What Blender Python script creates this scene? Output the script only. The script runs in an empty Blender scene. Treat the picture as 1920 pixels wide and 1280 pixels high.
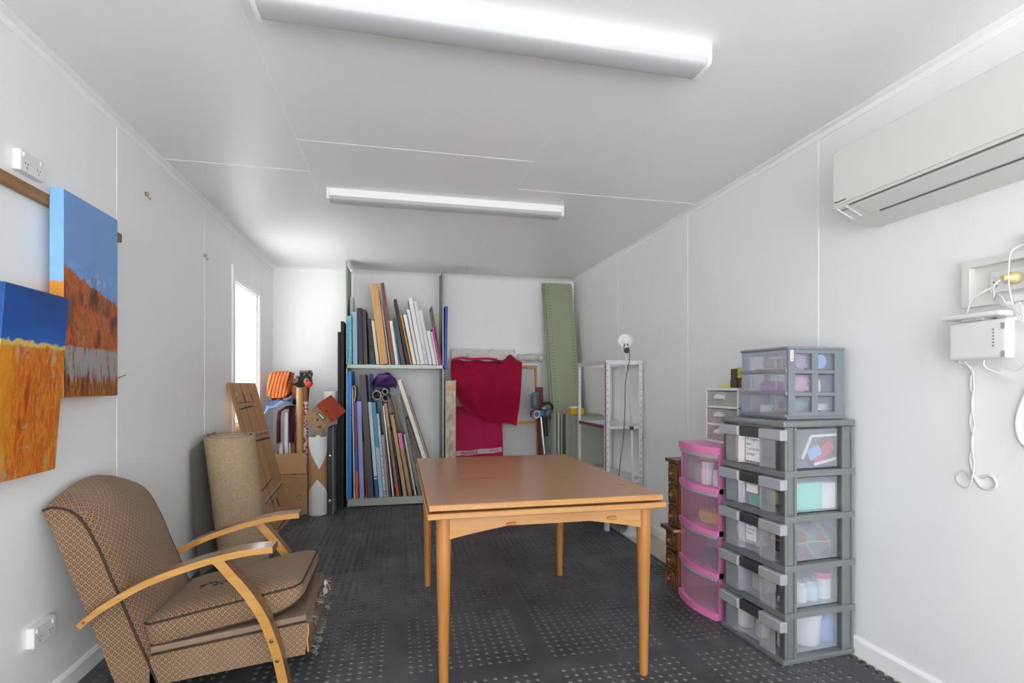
import bpy, bmesh, math, random
from mathutils import Vector, Matrix
random.seed(7)
S = bpy.context.scene
COL = S.collection

# ------------------------------------------------------------------ camera, daylight, exposure
cam_d = bpy.data.cameras.new('camera')
cam_d.sensor_width = 36.0
cam_d.lens = 36.0 * 970.0 / 1920.0
cam_d.shift_y = 82.0 / 1920.0
cam_d.clip_start = 0.02
cam = bpy.data.objects.new('camera', cam_d)
cam.location = (0, 0, 1.187)
cam.rotation_euler = (math.radians(90), 0, -math.radians(12.3))
COL.objects.link(cam)
S.camera = cam

W = bpy.data.worlds.new('overcast_sky')
S.world = W
W.use_nodes = True
W.node_tree.nodes['Background'].inputs['Color'].default_value = (0.93, 0.965, 1.0, 1)
W.node_tree.nodes['Background'].inputs['Strength'].default_value = 3.0
sun_d = bpy.data.lights.new('sun', 'SUN'); sun_d.energy = 21.0; sun_d.angle = math.radians(1.0); sun_d.color = (1.0, .985, .965)
sun = bpy.data.objects.new('sun', sun_d); COL.objects.link(sun)
sun.location = (2, 9, 9); sun.rotation_euler = (math.radians(-32), math.radians(6), 0)      # high, from behind the building: lights the paving outside only

S.view_settings.view_transform = 'Standard'
S.view_settings.look = 'None'
S.view_settings.gamma = 1.0
S.view_settings.use_curve_mapping = False
S.view_settings.exposure = 0.86
S.cycles.max_bounces = 14
S.cycles.diffuse_bounces = 8
S.cycles.transparent_max_bounces = 24
S.cycles.sample_clamp_indirect = 8.0

# room, metres: x to the right, y into the room, z up
XL, XR, YB, YF, ZC = -1.263, 1.975, 5.70, -1.62, 2.40
MAT = 0.006            # rubber mat thickness

# ------------------------------------------------------------------ node helpers
class NT:
    def __init__(s, name):
        s.m = bpy.data.materials.new(name); s.m.use_nodes = True
        s.t = s.m.node_tree; s.b = s.t.nodes['Principled BSDF']; s.out = s.t.nodes['Material Output']
    def n(s, typ, ins=None, **attrs):
        q = s.t.nodes.new('ShaderNode' + typ)
        for k, v in attrs.items(): setattr(q, k, v)
        for k, v in (ins or {}).items(): s.set(q.inputs[k], v)
        return q
    def set(s, sock, v):
        if isinstance(v, bpy.types.NodeSocket): s.t.links.new(v, sock)
        elif isinstance(v, (tuple, list)) and len(v) == 3 and sock.type == 'RGBA': sock.default_value = (*v, 1)
        else: sock.default_value = v
    def obj(s): return s.n('TexCoord').outputs['Object']
    def uv(s): return s.n('TexCoord').outputs['UV']
    def xyz(s, v):
        q = s.n('SeparateXYZ', {0: v}); return q.outputs[0], q.outputs[1], q.outputs[2]
    def comb(s, x, y, z=0.0): return s.n('CombineXYZ', {0: x, 1: y, 2: z}).outputs[0]
    def ma(s, op, a, b=0.0, c=0.0): return s.n('Math', {0: a, 1: b, 2: c}, operation=op).outputs[0]
    def noise(s, vec, scale, detail=3.0, rough=0.5, dist=0.0):
        return s.n('TexNoise', {'Vector': vec, 'Scale': scale, 'Detail': detail, 'Roughness': rough, 'Distortion': dist}).outputs[0]
    def scale(s, vec, sc):
        return s.n('Mapping', {'Vector': vec, 'Scale': sc}).outputs[0]
    def mix(s, f, a, b, blend='MIX'):
        q = s.n('Mix', data_type='RGBA', blend_type=blend)
        s.set(q.inputs[0], f); s.set(q.inputs[6], a); s.set(q.inputs[7], b)
        return q.outputs[2]
    def ramp(s, f, stops, interp='LINEAR'):
        q = s.n('ValToRGB', {0: f}); r = q.color_ramp; r.interpolation = interp
        while len(r.elements) < len(stops): r.elements.new(0.5)
        for e, (p, c) in zip(r.elements, stops): e.position = p; e.color = (*c, 1)
        return q.outputs[0]
    def step(s, f, a, b): return s.n('MapRange', {0: f, 1: a, 2: b, 3: 0.0, 4: 1.0}).outputs[0]
    def base(s, c): s.set(s.b.inputs['Base Color'], c)
    def rough(s, r): s.set(s.b.inputs['Roughness'], r)
    def bump(s, h, strength=0.3, dist=0.002):
        s.set(s.b.inputs['Normal'], s.n('Bump', {'Height': h, 'Strength': strength, 'Distance': dist}).outputs[0])

MC = {}
def M(name, col=None, rough=0.5, metal=0.0, var=0.0, vscale=8.0, bump=0.0, bscale=200.0, spec=None, coat=0.0):
    """plain procedural material with a little noise in colour and relief"""
    if name in MC: return MC[name]
    t = NT(name); co = t.obj()
    if var:
        f = t.noise(co, vscale, 4.0, 0.6)
        lo = tuple(max(0, c * (1 - var)) for c in col); hi = tuple(min(1, c * (1 + var)) for c in col)
        t.base(t.mix(f, lo, hi))
    else:
        t.base(col)
    t.rough(rough); t.b.inputs['Metallic'].default_value = metal
    if spec is not None: t.b.inputs['Specular IOR Level'].default_value = spec
    if coat: t.b.inputs['Coat Weight'].default_value = coat
    if bump: t.bump(t.noise(co, bscale, 2.0), bump)
    MC[name] = t.m
    return t.m

# ------------------------------------------------------------------ object helpers
ORG = {}
def tag(o, label, cat, group=None, kind=None):
    o['label'] = label; o['category'] = cat
    if group: o['group'] = group
    if kind: o['kind'] = kind
    return o
def thing(name, label, cat, loc=(0, 0, 0), rotz=0.0, group=None):
    o = bpy.data.objects.new(name, None); COL.objects.link(o)
    o.empty_display_size = 0.05
    o.location = loc; o.rotation_euler = (0, 0, rotz)
    ORG[o.name] = Vector(loc)
    return tag(o, label, cat, group)
def obj(name, bm, mat, parent=None, smooth=False, local=False, uv=False, sub=0, label=None, auto=None):
    """link a bmesh as one object; vertices are world coordinates unless local"""
    if parent is not None and not local:
        bmesh.ops.translate(bm, verts=bm.verts, vec=-ORG[parent.name])
    bmesh.ops.recalc_face_normals(bm, faces=bm.faces)
    if uv: box_uv(bm)
    me = bpy.data.meshes.new(name); bm.to_mesh(me); bm.free()
    if isinstance(mat, (list, tuple)):
        for m_ in mat: me.materials.append(m_)
    elif mat is not None: me.materials.append(mat)
    if smooth:
        for p in me.polygons: p.use_smooth = True
    if auto is not None:
        for p in me.polygons: p.use_smooth = True
        me.set_sharp_from_angle(angle=math.radians(auto))
    o = bpy.data.objects.new(name, me); COL.objects.link(o)
    if sub:
        md = o.modifiers.new('subdivision', 'SUBSURF'); md.levels = sub; md.render_levels = sub
    if parent is not None:
        o.parent = parent
        ORG[o.name] = ORG[parent.name] if not local else Vector((0, 0, 0))
    else: ORG[o.name] = Vector((0, 0, 0))
    if label: o['label'] = label
    return o
def inst(src, name, loc, parent=None, rot=(0, 0, 0)):
    o = bpy.data.objects.new(name, src.data); COL.objects.link(o)
    o.location = loc; o.rotation_euler = rot
    if parent is not None: o.parent = parent
    return o
def struct(o): o['kind'] = 'structure'; return o

def box_uv(bm):
    l = bm.loops.layers.uv.verify()
    for f in bm.faces:
        n = f.normal; a = max(range(3), key=lambda i: abs(n[i]))
        i, j = [(1, 2), (0, 2), (0, 1)][a]
        for lp in f.loops: lp[l].uv = (lp.vert.co[i], lp.vert.co[j])

def box(bm, lo, hi, bev=0.0, mi=0, seg=1):
    x0, y0, z0 = lo; x1, y1, z1 = hi
    v = [bm.verts.new(c) for c in ((x0, y0, z0), (x1, y0, z0), (x1, y1, z0), (x0, y1, z0), (x0, y0, z1), (x1, y0, z1), (x1, y1, z1), (x0, y1, z1))]
    fs = [bm.faces.new([v[i] for i in q]) for q in ((0, 3, 2, 1), (4, 5, 6, 7), (0, 1, 5, 4), (1, 2, 6, 5), (2, 3, 7, 6), (3, 0, 4, 7))]
    for f in fs: f.material_index = mi
    if bev:
        es = list({e for f in fs for e in f.edges})
        r = bmesh.ops.bevel(bm, geom=es, offset=bev, segments=seg, affect='EDGES', profile=0.6)
        for f in r['faces']: f.material_index = mi
    return v
def B(lo, hi, bev=0.0, seg=1):
    bm = bmesh.new(); box(bm, lo, hi, bev, 0, seg); return bm
def obox(bm, c, ax, ay, az, sx, sy, sz, bev=0.0, mi=0):
    """oriented box: centre, three unit axes, full sizes"""
    c = Vector(c); ax = Vector(ax).normalized(); ay = Vector(ay).normalized(); az = Vector(az).normalized()
    t = bmesh.new(); box(t, (-sx/2, -sy/2, -sz/2), (sx/2, sy/2, sz/2), bev)
    mp = {}
    for v in t.verts: mp[v] = bm.verts.new(c + ax * v.co.x + ay * v.co.y + az * v.co.z)
    for f in t.faces:
        g = bm.faces.new([mp[v] for v in f.verts]); g.material_index = mi
    t.free()
def prism(bm, pts, d, axis=1, mi=0):
    """polygon (list of 3-D points) extruded by vector d"""
    d = Vector(d)
    a = [bm.verts.new(p) for p in pts]; b = [bm.verts.new(Vector(p) + d) for p in pts]
    n = len(a); fs = [bm.faces.new(a), bm.faces.new(list(reversed(b)))]
    for i in range(n): fs.append(bm.faces.new([a[i], b[i], b[(i+1) % n], a[(i+1) % n]]))
    for f in fs: f.material_index = mi
def frame_axes(d):
    d = Vector(d).normalized(); u = Vector((0, 0, 1)) if abs(d.z) < 0.9 else Vector((1, 0, 0))
    a = d.cross(u).normalized(); return a, a.cross(d).normalized()
def cyl(bm, p0, p1, r0, r1=None, seg=16, cap=True, mi=0):
    r1 = r0 if r1 is None else r1
    p0 = Vector(p0); p1 = Vector(p1); a, b = frame_axes(p1 - p0)
    A = []; Bv = []
    for i in range(seg):
        t = 2 * math.pi * i / seg; q = a * math.cos(t) + b * math.sin(t)
        A.append(bm.verts.new(p0 + q * r0)); Bv.append(bm.verts.new(p1 + q * r1))
    for i in range(seg):
        f = bm.faces.new([A[i], A[(i+1) % seg], Bv[(i+1) % seg], Bv[i]]); f.material_index = mi
    if cap:
        bm.faces.new(list(reversed(A))).material_index = mi; bm.faces.new(Bv).material_index = mi
def lathe(bm, prof, c, d=(0, 0, 1), seg=20, mi=0):
    """profile [(radius, along)] about axis d through c"""
    c = Vector(c); d = Vector(d).normalized(); a, b = frame_axes(d); rings = []
    for r, h in prof:
        if r < 1e-5: rings.append([bm.verts.new(c + d * h)])
        else: rings.append([bm.verts.new(c + d * h + (a * math.cos(2*math.pi*i/seg) + b * math.sin(2*math.pi*i/seg)) * r) for i in range(seg)])
    for p, q in zip(rings, rings[1:]):
        for i in range(seg):
            j = (i + 1) % seg
            if len(p) == 1 and len(q) == 1: continue
            if len(p) == 1: f = bm.faces.new([p[0], q[i], q[j]])
            elif len(q) == 1: f = bm.faces.new([p[i], p[j], q[0]])
            else: f = bm.faces.new([p[i], p[j], q[j], q[i]])
            f.material_index = mi
    for ring, rev in ((rings[0], True), (rings[-1], False)):
        if len(ring) > 1: bm.faces.new(list(reversed(ring)) if rev else ring).material_index = mi
def catmull(pts, n=6):
    P = [Vector(p) for p in pts]; out = []
    for i in range(len(P) - 1):
        p0 = P[max(i-1, 0)]; p1 = P[i]; p2 = P[i+1]; p3 = P[min(i+2, len(P)-1)]
        for k in range(n):
            t = k / n
            out.append(0.5 * ((2*p1) + (-p0+p2)*t + (2*p0-5*p1+4*p2-p3)*t*t + (-p0+3*p1-3*p2+p3)*t**3))
    out.append(P[-1]); return out
def tube(bm, pts, r, seg=6, cap=True, mi=0):
    P = [Vector(p) for p in pts]; prev = None; rings = []
    for i, p in enumerate(P):
        d = (P[min(i+1, len(P)-1)] - P[max(i-1, 0)]).normalized()
        if prev is None: a, b = frame_axes(d)
        else:
            a = (prev - d * prev.dot(d)).normalized(); b = a.cross(d).normalized()
        prev = a
        rr = r[i] if isinstance(r, (list, tuple)) else r
        rings.append([bm.verts.new(p + (a*math.cos(2*math.pi*k/seg) + b*math.sin(2*math.pi*k/seg)) * rr) for k in range(seg)])
    for p, q in zip(rings, rings[1:]):
        for k in range(seg):
            f = bm.faces.new([p[k], p[(k+1) % seg], q[(k+1) % seg], q[k]]); f.material_index = mi
    if cap:
        bm.faces.new(list(reversed(rings[0]))); bm.faces.new(rings[-1])
def strip(bm, pts, lat, w, th, mi=0):
    """rectangular bar swept along pts; lat = sideways vector, w along lat, th = thickness list or value"""
    P = [Vector(p) for p in pts]; lat = Vector(lat).normalized(); rings = []
    for i, p in enumerate(P):
        d = (P[min(i+1, len(P)-1)] - P[max(i-1, 0)]).normalized(); nrm = d.cross(lat).normalized()
        t = th[i] if isinstance(th, (list, tuple)) else th; ww = w[i] if isinstance(w, (list, tuple)) else w
        rings.append([bm.verts.new(p + lat*sx*ww/2 + nrm*sy*t/2) for sx, sy in ((-1, -1), (1, -1), (1, 1), (-1, 1))])
    for p, q in zip(rings, rings[1:]):
        for k in range(4): bm.faces.new([p[k], p[(k+1) % 4], q[(k+1) % 4], q[k]]).material_index = mi
    bm.faces.new(list(reversed(rings[0]))).material_index = mi; bm.faces.new(rings[-1]).material_index = mi
def grid(bm, fn, nu, nv, mi=0):
    V = [[bm.verts.new(fn(i/nu, j/nv)) for j in range(nv+1)] for i in range(nu+1)]
    for i in range(nu):
        for j in range(nv): bm.faces.new([V[i][j], V[i+1][j], V[i+1][j+1], V[i][j+1]]).material_index = mi
    return V
def solid(bm, th):
    r = bmesh.ops.solidify(bm, geom=list(bm.faces), thickness=th); return r
def rbox(lo, hi, r, seg=3):
    return B(lo, hi, r, seg)
def text(name, s, size, org, xd, yd, mat, parent=None, local=False, ext=0.0004, sx=1.0, bold=0.0):
    c = bpy.data.curves.new(name, 'FONT'); c.body = s; c.size = size; c.extrude = ext; c.resolution_u = 3; c.offset = bold
    t = bpy.data.objects.new(name, c); COL.objects.link(t)
    bpy.context.view_layer.update()
    me = bpy.data.meshes.new_from_object(t.evaluated_get(bpy.context.evaluated_depsgraph_get()))
    bpy.data.objects.remove(t); bpy.data.curves.remove(c)
    xd = Vector(xd).normalized(); yd = Vector(yd).normalized(); zd = xd.cross(yd); org = Vector(org)
    bm = bmesh.new(); bm.from_mesh(me); bpy.data.meshes.remove(me)
    for v in bm.verts: v.co = org + xd * (v.co.x * sx) + yd * v.co.y + zd * v.co.z
    return obj(name, bm, mat, parent, local=local)
# ------------------------------------------------------------------ shared materials
def wall_mat(name, col, scuff=0.03):
    t = NT(name); co = t.obj()
    f = t.noise(co, 1.6, 5.0, 0.65); g = t.noise(t.scale(co, (1, 1, .25)), 14.0, 3.0)
    s_ = t.step(t.ma('MULTIPLY', f, g), 0.30, 0.44)
    t.base(t.mix(t.ma('MULTIPLY', s_, scuff * 6), col, tuple(c * .86 for c in col)))
    t.rough(0.42); t.bump(t.noise(co, 90, 2.0), 0.03)
    return t.m
m_wall = wall_mat('white_panel_wall', (.885, .888, .89))
m_back = wall_mat('white_panel_back', (.91, .91, .91))
m_ceil = wall_mat('white_panel_ceiling', (.89, .89, .89), 0.015)
m_trim = M('white_trim', (.93, .93, .93), .35)
m_joint = M('panel_joint', (.93, .93, .93), .4)
m_white = M('white_plastic', (.77, .77, .76), .32)
m_offwhite = M('cream_white_plastic', (.72, .72, .68), .38)
m_black = M('black_plastic', (.015, .015, .017), .45)
m_ink = M('black_ink', (.02, .02, .02), .6)
m_grey = M('grey_plastic', (.25, .26, .28), .4)
m_paper = M('white_paper', (.85, .85, .84), .7)

# ------------------------------------------------------------------ floor, walls, ceiling
t = NT('beige_vinyl'); co = t.obj()
t.base(t.mix(t.noise(co, 60, 4, .7), (.50, .44, .36), (.62, .56, .47))); t.rough(.55)
m_vinyl = t.m
struct(obj('floor', B((XL-.1, YF-.1, -.12), (XR+.1, YB+.1, 0)), m_vinyl))
t = NT('outdoor_concrete'); co = t.obj()
t.base(t.mix(t.noise(co, 3, 5, .7), (.58, .585, .59), (.68, .685, .69))); t.rough(.8)
struct(obj('ground_outside', B((-12, -14, -.32), (12, 12, -.14)), t.m))

WT = .09
def wall_panels(name, seams, plane, inward, z0, z1, mat, holes=()):
    """sandwich-panel wall: a core, one child per panel and one per white joint strip"""
    ax, pos = plane                     # ax 0: wall at x = pos, runs along y; ax 1: wall at y = pos, runs along x
    def bx(a, b, za, zb, d0, d1):
        lo = min(pos + inward*d0, pos + inward*d1); hi = max(pos + inward*d0, pos + inward*d1)
        return ((lo, a, za), (hi, b, zb)) if ax == 0 else ((a, lo, za), (b, hi, zb))
    def cells(a, b):
        out = []
        for h in holes:
            ha, hb, hz0, hz1 = h
            if hb > a and ha < b:
                if ha > a: out.append((a, ha, z0, z1))
                if hb < b: out.append((hb, b, z0, z1))
                out.append((max(a, ha), min(b, hb), z0, hz0) if hz0 > z0 else None)
                out.append((max(a, ha), min(b, hb), hz1, z1))
                return [c for c in out if c]
        return [(a, b, z0, z1)]
    bm = bmesh.new()
    for a, b, za, zb in cells(seams[0], seams[-1]): box(bm, *bx(a, b, za, zb, -(.045 if name == 'wall_left' else WT), -.004))
    root = struct(obj(name, bm, mat))
    for a, b in zip(seams, seams[1:]):
        bm = bmesh.new()
        for c in cells(a, b): box(bm, *bx(c[0]+.0015, c[1]-.0015, c[2], c[3], -.0039, 0))
        obj('wall_panel', bm, mat, root)
    for s_ in seams[1:-1]:
        bm = bmesh.new()
        ok = True
        for h in holes:
            if h[0] < s_ < h[1]:
                ok = False
                if h[2] > z0: box(bm, *bx(s_-.004, s_+.004, z0, h[2], -.001, .0016))
                box(bm, *bx(s_-.004, s_+.004, h[3], z1, -.001, .0016))
        if ok: box(bm, *bx(s_-.004, s_+.004, z0, z1, -.001, .0016))
        obj('joint_strip', bm, m_joint, root)
    return root
WIN = (4.43, 5.145, .85, 2.02)
wall_panels('wall_left', [YF, -.70, .42, 1.57, 2.70, 3.79, 4.90, YB], (0, XL), 1, 0, ZC, m_wall, [WIN])
wall_panels('wall_right', [YF, -.19, .97, 2.125, 3.28, 4.46, 5.6, YB], (0, XR), -1, 0, ZC, m_wall)
wall_panels('wall_back', [XL-WT, -.42, .73, 1.88, XR+WT], (1, YB), -1, 0, ZC, m_back)
wall_panels('wall_front', [XL-WT, -.42, .73, XR+WT], (1, YF), 1, 0, ZC, m_wall, [(XL+.06, XR-.06, 0, 2.28)])
# ceiling panels
root = struct(obj('ceiling', B((XL-WT, YF-WT, ZC+.004), (XR+WT, YB+WT, ZC+.1)), m_ceil))
CX1, CX2 = -.495, .713
for x0, x1, ys in ((XL, CX1, (YF, 3.11, YB)), (CX1, CX2, (YF, 2.722, YB)), (CX2, XR, (YF, 3.122, YB))):
    for a, b in zip(ys, ys[1:]):
        obj('ceiling_panel', B((x0+.0015, a+.0015, ZC), (x1-.0015, b-.0015, ZC+.0039)), m_ceil, root)
    obj('joint_strip', B((x0, ys[1]-.003, ZC-.0014), (x1, ys[1]+.003, ZC+.001)), m_joint, root)
for x in (CX1, CX2): obj('joint_strip', B((x-.0025, YF, ZC-.0012), (x+.0025, YB, ZC+.001)), m_joint, root)
# cornices and skirtings
def cornice(name, x, y0, y1, sgn):
    bm = bmesh.new(); k = .034
    pts = [(x, y0, ZC), (x+sgn*k, y0, ZC), (x+sgn*k, y0, ZC-.005), (x+sgn*.014, y0, ZC-.014), (x+sgn*.005, y0, ZC-k), (x, y0, ZC-k)]
    prism(bm, pts, (0, y1-y0, 0)); struct(obj(name, bm, m_trim))
cornice('trim_1', XL, YF, YB, 1); cornice('trim_2', XR, YF, YB, -1)
bm = bmesh.new(); k = .034
prism(bm, [(XL+k, YB, ZC), (XL+k, YB-k, ZC), (XL+k, YB-k, ZC-.005), (XL+k, YB-.014, ZC-.014), (XL+k, YB-.005, ZC-k), (XL+k, YB, ZC-k)], (XR-XL-2*k, 0, 0))
struct(obj('trim_3', bm, m_trim))
def skirting(name, x, y0, y1, sgn):
    bm = bmesh.new()
    prism(bm, [(x, y0, 0), (x+sgn*.014, y0, 0), (x+sgn*.014, y0, .068), (x+sgn*.006, y0, .08), (x, y0, .08)], (0, y1-y0, 0))
    struct(obj(name, bm, m_trim))
skirting('baseboard_left', XL, YF, YB, 1); skirting('baseboard_right', XR, YF, YB, -1)
struct(obj('baseboard_back', B((XL+.015, YB-.012, 0), (XR-.015, YB, .075), .003), m_trim))

# window in the left wall: lining, two trims, sash and pane
y0, y1, z0, z1 = WIN
bm = bmesh.new()
box(bm, (XL-.04, y0, z0), (XL+.004, y0+.014, z1)); box(bm, (XL-.04, y1-.014, z0), (XL+.004, y1, z1))
box(bm, (XL-.04, y0+.014, z1-.014), (XL+.004, y1-.014, z1)); box(bm, (XL-.04, y0+.014, z0), (XL+.004, y1-.014, z0+.014))
win = struct(obj('window_1', bm, m_trim))
bm = bmesh.new()
box(bm, (XL, y0-.07, z0-.05), (XL+.012, y0-.045, z1+.10)); obj('window_trim', bm, m_joint, win)
bm = bmesh.new()
box(bm, (XL, y0-.012, z1), (XL+.010, y1+.016, z1+.018)); box(bm, (XL, y1, z0-.03), (XL+.010, y1+.016, z1)); obj('window_trim', bm, m_joint, win)
bm = bmesh.new()
for a, b, c, d in ((y0+.014, y0+.022, z0+.014, z1-.014), (y1-.040, y1-.014, z0+.014, z1-.014), (y0+.022, y1-.040, z0+.014, z0+.04), (y0+.022, y1-.040, z1-.026, z1-.014)):
    box(bm, (XL-.030, a, c), (XL-.008, b, d))
obj('window_frame', bm, M('white_aluminium', (.8, .8, .8), .3), win)
t = NT('window_glass'); t.t.nodes.remove(t.b)
tr = t.n('BsdfTransparent'); gl = t.n('BsdfGlossy', {'Roughness': .02})
mx = t.n('MixShader', {0: .06, 1: tr.outputs[0], 2: gl.outputs[0]}); t.t.links.new(mx.outputs[0], t.out.inputs[0])
obj('pane', B((XL-.022, y0+.020, z0+.020), (XL-.017, y1-.020, z1-.020)), t.m, win)

# ------------------------------------------------------------------ perforated rubber mat
t = NT('black_rubber'); co = t.obj(); geo = t.n('NewGeometry').outputs['Position']
d1 = t.noise(geo, 2.2, 5.0, .65); d2 = t.noise(geo, 38.0, 4.0, .7); d3 = t.noise(geo, 9.0, 5.0, .75, .6)
dust = t.ma('ADD', t.ma('MULTIPLY', t.step(d1, .35, .72), .8), t.ma('MULTIPLY', t.step(d3, .5, .8), .5))
spk = t.step(d2, .62, .80)
c_ = t.mix(dust, (.038, .038, .042), (.120, .124, .140))
c_ = t.mix(t.ma('MULTIPLY', spk, t.step(d3, .45, .75)), c_, (.20, .20, .20))
t.base(c_); t.rough(t.ma('ADD', .40, t.ma('MULTIPLY', d2, .22))); t.bump(d2, .15, .002)
m_rub = t.m
CELL, BOR, HR = .0415, .04025, .0108
def mat_mesh(nc, nr, bl, br, bb, bt, lobes=False):
    """one mat tile, local origin at its lower left corner: every hole is cut through"""
    bm = bmesh.new(); z = MAT; w = bl + nc*CELL + br; h = bb + nr*CELL + bt
    G = [[bm.verts.new((bl + i*CELL, bb + j*CELL, z)) for j in range(nr+1)] for i in range(nc+1)]
    for i in range(nc):
        for j in range(nr):
            cx = bl + (i+.5)*CELL; cy = bb + (j+.5)*CELL
            T = []; Bt = []
            for k in range(12):
                a = math.radians(45 + 30*k); p = (cx + HR*math.cos(a), cy + HR*math.sin(a))
                T.append(bm.verts.new((*p, z))); Bt.append(bm.verts.new((*p, 0)))
            C = [G[i+1][j+1], G[i][j+1], G[i][j], G[i+1][j]]
            for q in range(4):
                bm.faces.new([C[q], C[(q+1) % 4]] + [T[(3*q+s_) % 12] for s_ in (3, 2, 1, 0)])
            for k in range(12): bm.faces.new([T[k], Bt[k], Bt[(k+1) % 12], T[(k+1) % 12]])
    def q4(x0, y0, x1, y1):
        if x1-x0 > 1e-6 and y1-y0 > 1e-6: bm.faces.new([bm.verts.new(p) for p in ((x0, y0, z), (x1, y0, z), (x1, y1, z), (x0, y1, z))])
    q4(0, 0, w, bb); q4(0, h-bt, w, h); q4(0, bb, bl, h-bt); q4(w-br, bb, w, h-bt)
    for a, b in (((0, 0), (w, 0)), ((w, 0), (w, h)), ((w, h), (0, h)), ((0, h), (0, 0))):
        bm.faces.new([bm.verts.new(p) for p in ((*a, 0), (*b, 0), (*b, z), (*a, z))])
    if lobes:
        for j in range(nr):
            cyl(bm, (w, bb + (j+.5)*CELL, 0), (w, bb + (j+.5)*CELL, z), .0165, .0155, 10)
    return bm
rm = thing('rubber_floor_mat', 'black rubber matting with square blocks of drainage holes covering the floor', 'mat')
protos = {}
def tile(key, x, y):
    if key not in protos:
        protos[key] = obj('mat_tile', mat_mesh(*key), m_rub, rm, local=True); protos[key].location = (x, y, 0.0005)
    else: inst(protos[key], 'mat_tile', (x, y, 0.0005), rm)
for r in range(12):
    yy = -1.61 + .62*r
    nr, bt = (11, 0.0) if r == 11 else (13, BOR)
    for c in range(-2, 3):
        xx = -.014 + .62*c
        if c < 2: tile((13, nr, BOR, BOR, BOR, bt), xx, yy)
        elif yy > 2.0: tile((11, nr, BOR, .003, BOR, bt), xx, yy)
        else:
            tile((13, nr, BOR, BOR, BOR, bt), xx, yy)
            tile((1, nr, BOR, .004, BOR, bt, True), xx + .62, yy)
# ------------------------------------------------------------------ extending table
def wood(name, c1, c2, axis='x', sc=1.0, rough=.35, coat=0.0, wear=0.0, wearcol=(.75, .6, .4)):
    if name in MC: return MC[name]
    t = NT(name); co = t.obj()
    s_ = {'x': (1.2, 22, 22), 'y': (22, 1.2, 22), 'z': (22, 22, 1.2)}[axis]
    v = t.scale(co, tuple(q*sc for q in s_))
    g = t.noise(v, 2.2, 6.0, .62, .5); g2 = t.noise(co, 2.5, 3.0)
    c_ = t.mix(t.step(g, .3, .72), c1, c2)
    c_ = t.mix(t.ma('MULTIPLY', t.step(g2, .4, .75), .35), c_, tuple(q*.7 for q in c1))
    if wear:
        w = t.step(t.noise(co, 30, 5, .75), .60, .72)
        c_ = t.mix(t.ma('MULTIPLY', w, wear), c_, wearcol)
    t.base(c_); t.rough(t.ma('ADD', rough, t.ma('MULTIPLY', g, .1)))
    t.bump(g, .06, .002)
    if coat: t.b.inputs['Coat Weight'].default_value = coat; t.b.inputs['Coat Roughness'].default_value = .12
    MC[name] = t.m; return t.m
w_top = wood('teak_veneer', (.36, .150, .052), (.42, .19, .072), 'x', 1.0, .24, .35)
w_edge = wood('worn_table_edge', (.44, .20, .055), (.58, .31, .11), 'x', 1.0, .4, 0, .6, (.68, .46, .24))
w_leg = wood('honey_leg', (.40, .155, .030), (.54, .245, .065), 'z', 1.2, .3, .3, .45, (.58, .33, .13))
TX0, TX1, TY0, TY1, TZ = .105, 1.035, 1.895, 3.145, .75
tb = thing('dining_table', 'square honey wood extending table with round tapered legs and arched apron', 'table', ((TX0+TX1)/2, (TY0+TY1)/2, MAT))
def board(name, x0, x1, y0, y1, z0, z1, parent):
    bm = B((x0, y0, z0), (x1, y1, z1), .003)
    for f in bm.faces:
        f.normal_update(); f.material_index = 0 if f.normal.z > .9 else 1
    return obj(name, bm, [w_top, w_edge], parent)
board('tabletop', TX0, TX1, TY0, TY1, .727, TZ, tb)
for a, b in ((TY0-.012, (TY0+TY1)/2-.004), ((TY0+TY1)/2+.004, TY1+.012)):
    board('extension_leaf', TX0-.006, TX1+.008, a, b, .699, .721, tb)
bm = bmesh.new(); box(bm, (TX0+.06, TY0+.06, .7205), (TX1-.06, TY1-.06, .7275)); obj('leaf_bearer', bm, w_leg, tb)
def apron(p0, p1, th):
    p0 = Vector(p0); p1 = Vector(p1); d = p1-p0; L = d.length; d.normalize()
    n = 24; pts = [p0 + Vector((0, 0, .698)), p1 + Vector((0, 0, .698))]
    for i in range(n+1):
        s_ = 1 - i/n; e = min(s_, 1-s_) * L
        z = .605 + .045 * min(1, e/.24)**.8 if e < .24 else .65
        pts.append(p0 + d*L*s_ + Vector((0, 0, z)))
    bm = bmesh.new(); prism(bm, pts, th); return bm
w_apr = wood('honey_apron', (.46, .215, .060), (.57, .30, .10), 'x', 1.0, .35, .2, .4, (.33, .12, .03))
w_apr2 = wood('honey_apron_side', (.46, .215, .060), (.57, .30, .10), 'y', 1.0, .35, .2, .4, (.33, .12, .03))
LX0, LX1, LY0, LY1 = .163, .978, 1.955, 3.085
obj('apron', apron((LX0, LY0-.018, 0), (LX1, LY0-.018, 0), (0, .022, 0)), w_apr, tb)
obj('apron', apron((LX0, LY1-.004, 0), (LX1, LY1-.004, 0), (0, .022, 0)), w_apr, tb)
obj('apron', apron((LX0-.018, LY0, 0), (LX0-.018, LY1, 0), (.022, 0, 0)), w_apr2, tb)
obj('apron', apron((LX1-.004, LY0, 0), (LX1-.004, LY1, 0), (.022, 0, 0)), w_apr2, tb)
for x in (LX0, LX1):
    for y in (LY0, LY1):
        bm = bmesh.new()
        lathe(bm, [(.0165, 0), (.0175, .01), (.021, .25), (.0265, .48), (.0285, .60), (.0285, .686)], (x, y, MAT), seg=24)
        obj('leg', bm, w_leg, tb, auto=40)
for x in (.42, .83):
    obj('slide_block', B((x-.02, TY0+.03, .652), (x+.02, TY0+.055, .664), .004), w_leg, tb)

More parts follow.
